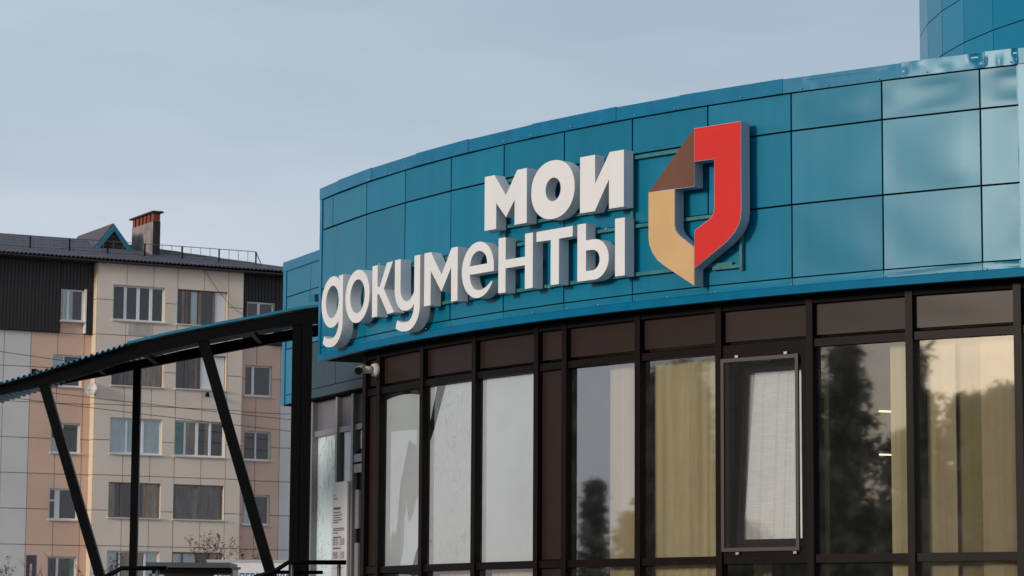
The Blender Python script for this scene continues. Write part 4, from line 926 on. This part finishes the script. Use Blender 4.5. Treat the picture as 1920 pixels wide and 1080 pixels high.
dsm = mat('dish_paint', (0.55, 0.52, 0.47), .5); mesh('reflector', V, F, dsm, ds, True)
mb = MB(); mb.tube([c0 - yy * .28 + ax * .06, c0 + ax * .33 - yy * .1], .015, 6); mb.build('feed_arm', dsm, ds)
mb = MB(); mb.tube([c0 + ax * .30 - yy * .1, c0 + ax * .38 - yy * .1], .05, 8); mb.build('feed_horn', dsm, ds)
mb = MB(); mb.tube([ap(-.26, .56, 12.0), c0], .025, 6); mb.build('wall_bracket', dsm, ds)
wlamp = empty('wall_lamp', tuple(ap(5.0, 0, 12.0))); tag(wlamp, 'small dark lamp on the beige wall under the windows', 'wall lamp')
mb = MB(); mb.tube([ap(4.98, 0, 11.95), ap(4.98, -.18, 11.97)], .05, 8); mb.build('arm', M['black'], wlamp)
mb = MB(); mb.tube([ap(4.98, -.18, 12.05), ap(4.98, -.18, 11.85)], [.06, .10], 10); mb.build('shade', M['black'], wlamp)
# overhead cables crossing in front of the block
cabm = mat('cable_rubber', (0.05, 0.045, 0.045), .7)
def cable(label, pts, r=.014):
    P_ = []
    for (a, b) in zip(pts, pts[1:]):
        for k in range(10): P_.append(Vector(a).lerp(Vector(b), k / 10))
    P_.append(Vector(pts[-1])); L = len(P_) - 1
    P_ = [p + Vector((0, 0, -0.25 * math.sin(math.pi * i / L))) for i, p in enumerate(P_)]
    mb = MB(); mb.tube(P_, r, 5); o = mb.build('overhead_cable', cabm); tag(o, label, 'cable', 'overhead cables before the apartment block')
cable('upper thin cable sagging across the pale grey and salmon wall', [ap(-26, -4, 15.4), ap(-.6, -0.2, 13.0)])
cable('cable crossing the beige bay just above its middle windows', [ap(-26, -4, 13.2), ap(14, -4, 10.35)])
cable('lower cable crossing the beige bay over its middle windows', [ap(-26, -4, 13.0), ap(14, -4, 9.8)])
cable('short cable slanting from the eave down the beige bay', [ap(4.8, -.08, 17.35), ap(6.7, -.08, 15.5)], .012)

# ------------------------------------------------------------------ street things far behind the steps
lp = empty('bollard_lamp', (-8.92, 52.0, 0)); tag(lp, 'dark square lamp post with a slot opening before the salmon wall', 'lamp post')
def at(px_, z, y): return (px_ - 960) / 5180 * y
x0 = at(56, 0, 52); x1 = at(73.3, 0, 52)
dbl = mat('dark_blue_steel', (0.018, 0.018, 0.030), .5)
mb = MB(); mb.box(x0, x1, 52, 52.17, 2.92, 3.08); mb.build('lamp_head', dbl, lp)
mb = MB(); mb.box(x0, x0 + .045, 52, 52.17, 0, 2.919); mb.build('upright', dbl, lp)
mb = MB(); mb.box(x1 - .06, x1, 52, 52.17, 0, 2.919); mb.build('upright', dbl, lp)
# bus shelter
sh = empty('street_shelter', (-7.6, 60, 0)); tag(sh, 'dark grey flat-roofed street shelter before the truck', 'shelter')
sg = mat('dark_grey_shelter', (0.055, 0.055, 0.055), .5); y = 60
mb = MB(); mb.box(at(279, 0, y), at(437, 0, y), y, y + 1.6, 3.06, 3.17); mb.build('roof_slab', sg, sh)
mb = MB(); mb.box(at(290, 0, y), at(440, 0, y), y + .1, y + 1.5, 2.93, 3.05); mb.build('beam', M['black'], sh)
for px_ in (284, 436):
    mb = MB(); mb.box(at(px_, 0, y), at(px_ + 6, 0, y), y + .1, y + .18, 0, 2.93); mb.build('post', sg, sh)
mb = MB(); mb.box(at(300, 0, y), at(395, 0, y), y + 1.3, y + 1.34, 0.3, 2.93); mb.build('back_panel', mat('grey_acrylic', (.2, .2, .2), .4), sh)
gp = empty('gate_post', (at(448, 0, 59), 59, 0)); tag(gp, 'grey square post with a flat cap beside the shelter', 'post')
mb = MB(); mb.box(at(443, 0, 59), at(452, 0, 59), 59, 59.1, 0, 3.0); mb.build('shaft', mat('grey_post', (.2, .2, .2), .5), gp)
mb = MB(); mb.box(at(440, 0, 59), at(456, 0, 59), 58.97, 59.13, 3.0, 3.05); mb.build('cap', sg, gp)
# box truck
tk = empty('box_truck', (-6.5, 74, 0)); tag(tk, 'white box truck with blue lettering parked before the apartment block', 'truck')
y = 72.0; tx0, tx1 = at(395, 0, y), at(640, 0, y); tz = 3.50
tw_m = mat('truck_white', (0.68, 0.67, 0.66), .4, var=.05)
mb = MB(); mb.box(tx0, tx1, y, y + 2.2, 1.05, tz); mb.build('cargo_box', tw_m, tk)
mb = MB(); mb.box(tx0 - .03, tx1 + .03, y - .03, y + 2.23, tz + .001, tz + .06); mb.build('top_rail', mat('truck_rail', (.4, .39, .38), .5), tk)
mb = MB(); mb.box(tx0 - 1.6, tx0 - .1, y + .1, y + 2.1, 0.5, 2.3); mb.build('cab', tw_m, tk)
mb = MB(); mb.box(tx0 - 1.61, tx0 - .5, y + .09, y + 2.11, 1.5, 2.1); mb.build('cab_glass', M['aglass'], tk)
mb = MB(); mb.box(tx0, tx1, y + .6, y + 1.6, .6, 1.049); mb.build('chassis', M['black'], tk)
for wx in (tx0 - .9, tx1 - .8, tx1 - 1.7):
    for wy in (y + .1, y + 1.9):
        mb = MB(); mb.tube([(wx, wy, .42), (wx, wy + .24, .42)], .42, 20); wh = mb.build('wheel', M['rubber'], tk)
        mb = MB(); mb.tube([(wx, wy - .004, .42), (wx, wy + .244, .42)], .2, 14); o = mb.build('rim', M['steel']); o.parent = wh
V, F = text_mesh('ГРУЗОПЕРЕВОЗКИ', 0.34, 0.008); kx = (at(546, 0, y) - at(404, 0, y)) / max(v.x for v in V)
mesh('lettering', [(at(404, 0, y) + v.x * kx, y - .006, 2.965 + v.y) for v in V], F, mat('blue_print', (0.02, 0.09, 0.32), .5), tk)

# ------------------------------------------------------------------ small trees with the last leaves
def branchy(rnd, mb, leaves, p, d, L, r, depth):
    n = 4; pts = [p]; q = p.copy(); dd = d.copy()
    for k in range(n):
        dd = (dd + Vector((rnd.uniform(-.16, .16), rnd.uniform(-.16, .16), rnd.uniform(-.02, .12)))).normalized(); q = q + dd * L / n; pts.append(q.copy())
    mb.tube(pts, [r * (1 - .55 * k / n) for k in range(n + 1)], 5, cap=False)
    if depth == 0:
        for k in range(1, n + 1):
            if rnd.random() < .55: leaves.append((pts[k] + Vector((rnd.uniform(-.04, .04), rnd.uniform(-.04, .04), rnd.uniform(-.05, .02))), rnd.uniform(.035, .075)))
        return
    for k in range(rnd.choice((2, 3, 3))):
        i = rnd.randint(1, n); az = rnd.uniform(0, 6.28); sp = rnd.uniform(.35, .75)
        nd = (dd + Vector((math.cos(az) * sp, math.sin(az) * sp, .15))).normalized()
        branchy(rnd, mb, leaves, pts[i], nd, L * rnd.uniform(.55, .8), r * .55, depth - 1)
bark = mat('reddish_bark', (0.075, 0.045, 0.035), .9); leafm = mat('russet_leaf', (0.20, 0.055, 0.022), .8, var=.4, vscale=2)
def sapling(x, y, h, seed, label, dens=3, leafy=1.0):
    rnd = random.Random(seed); e = empty('rowan_sapling', (x, y, 0)); tag(e, label, 'tree', 'saplings before the apartment block')
    mb = MB(); lv = []
    base = Vector((x, y, 0)); fork = Vector((x + .05, y, h * .58)); mb.tube([base, base.lerp(fork, .5) + Vector((.03, 0, 0)), fork], [.06, .045, .035], 7); mb.build('trunk', bark, e, True)
    mb = MB()
    for k in range(5):
        az = 6.28 * k / 5 + rnd.uniform(-.4, .4); sp = rnd.uniform(.25, .75)
        branchy(rnd, mb, lv, fork - Vector((0, 0, rnd.uniform(0, .5))), Vector((math.cos(az) * sp, math.sin(az) * sp, 1)).normalized(), h * .17, .020, dens)
    cr = mb.build('crown', bark, e)
    mb = MB()
    for p, s in lv:
        if rnd.random() > leafy: continue
        for _ in range(3):
            a = Vector((rnd.uniform(-1, 1), rnd.uniform(-1, 1), rnd.uniform(-1, .4))).normalized(); b = a.cross(Vector((rnd.uniform(-1, 1), .3, 1))).normalized()
            c = p + a * s * .7; mb.quad(c - a * s * .8, c + b * s * .35, c + a * s * .8, c - b * s * .35)
    o = mb.build('leaves', leafm); o.parent = cr; o['kind'] = 'stuff'
sapling(at(401, 0, 90), 90, 5.6, 3, 'bare sapling with a few russet leaves before the beige bay')
sapling(at(463, 0, 92), 92, 4.9, 8, 'low russet-leaved sapling in the shaded corner of the bay', leafy=1.0)
sapling(at(212, 0, 84), 84, 4.5, 12, 'thin sapling with orange leaves beside the vertical canopy post', leafy=.8)
sapling(at(92, 0, 100), 100, 5.2, 17, 'leafless twiggy sapling before the salmon wall', leafy=.0)
sapling(at(8, 0, 80), 80, 4.0, 21, 'leafy russet sapling before the pale grey wall')

# ------------------------------------------------------------------ trees across the street (seen mirrored in the glazing)
needle = mat('pine_needles', (0.085, 0.105, 0.050), .8, var=.35, vscale=.6); pbark = mat('pine_bark', (0.10, 0.06, 0.04), .9, var=.2)
def pine(name, label, H, seed, spread, nb):
    rnd = random.Random(seed); e = empty(name, (0, 0, 0), world=False); tag(e, label, 'tree', 'pines across the street')
    mb = MB(); mb.tube([(0, 0, 0), (.1, 0, H * .5), (0, .1, H * .97)], [.22, .15, .03], 8); mb.build('trunk', pbark, e, True)
    mb = MB()
    for k in range(nb):
        f = rnd.uniform(.18, 1.0); z = H * f; R = spread * (1.06 - f) ** .95 * rnd.uniform(.45, 1.15) + .25; az = rnd.uniform(0, 6.28)
        d = Vector((math.cos(az), math.sin(az), rnd.uniform(-.05, .3)))
        for q in range(26):
            u = rnd.uniform(.25, 1) * R; c = Vector((0, 0, z)) + d * u + Vector((rnd.gauss(0, .26), rnd.gauss(0, .26), rnd.gauss(0, .16)))
            a = Vector((rnd.uniform(-1, 1), rnd.uniform(-1, 1), rnd.uniform(-.4, .9))).normalized() * rnd.uniform(.18, .38); b = a.cross(Vector((rnd.uniform(-1, 1), rnd.uniform(-1, 1), .5))).normalized() * rnd.uniform(.06, .12)
            mb.tri(c - a + b, c - a - b, c + a)
    o = mb.build('crown', needle, e); return e
def place_copy(src, loc, rz, sc):
    c = src.copy(); COL.objects.link(c); c.location = loc; c.rotation_euler = (0, 0, rz); c.scale = (sc, sc, sc)
    for ch_ in src.children:
        k = ch_.copy(); COL.objects.link(k); k.parent = c
    return c
protos = [pine('pine_tree', 'full conical pine across the street, mirrored in the office glazing', 12.5, 5, 3.0, 250), pine('pine_tree', 'slender column-like pine across the street, mirrored in the office glazing', 13.5, 6, 2.1, 230), pine('pine_tree', 'broad spreading pine across the street, mirrored in the office glazing', 11.0, 9, 3.6, 260)]
G = Vector((2.0, 28.5, 0)); rnd = random.Random(4); first = {0: 1, 1: 1, 2: 1}
spots = []
for k in range(52):
    t = -104 + 66 * k / 51 + rnd.uniform(-.7, .7); D = rnd.uniform(80, 112)
    tall = 1.25 if -91 < t < -80 else 1.12 if -94 < t < -62 else 1.12 if t > -62 else 0.70
    spots.append((t, D, rnd.choice((0, 1, 2)), tall * D / 96 * rnd.uniform(.82, 1.14)))
for t in (-55.2, -56.6, -57.8, -59.0, -60.1, -61.2, -62.4, -64.0): spots.append((t, rnd.uniform(88, 100), rnd.choice((0, 2)), rnd.uniform(.95, 1.22)))
for t, D, w, s in spots:
    loc = (G.x + D * math.sin(R_(t)), G.y - D * math.cos(R_(t)), 0)
    if first[w]: first[w] = 0; e = protos[w]; e.location = loc; e.scale = (s, s, s); e.rotation_euler = (0, 0, rnd.uniform(0, 6))
    else: place_copy(protos[w], loc, rnd.uniform(0, 6), s)
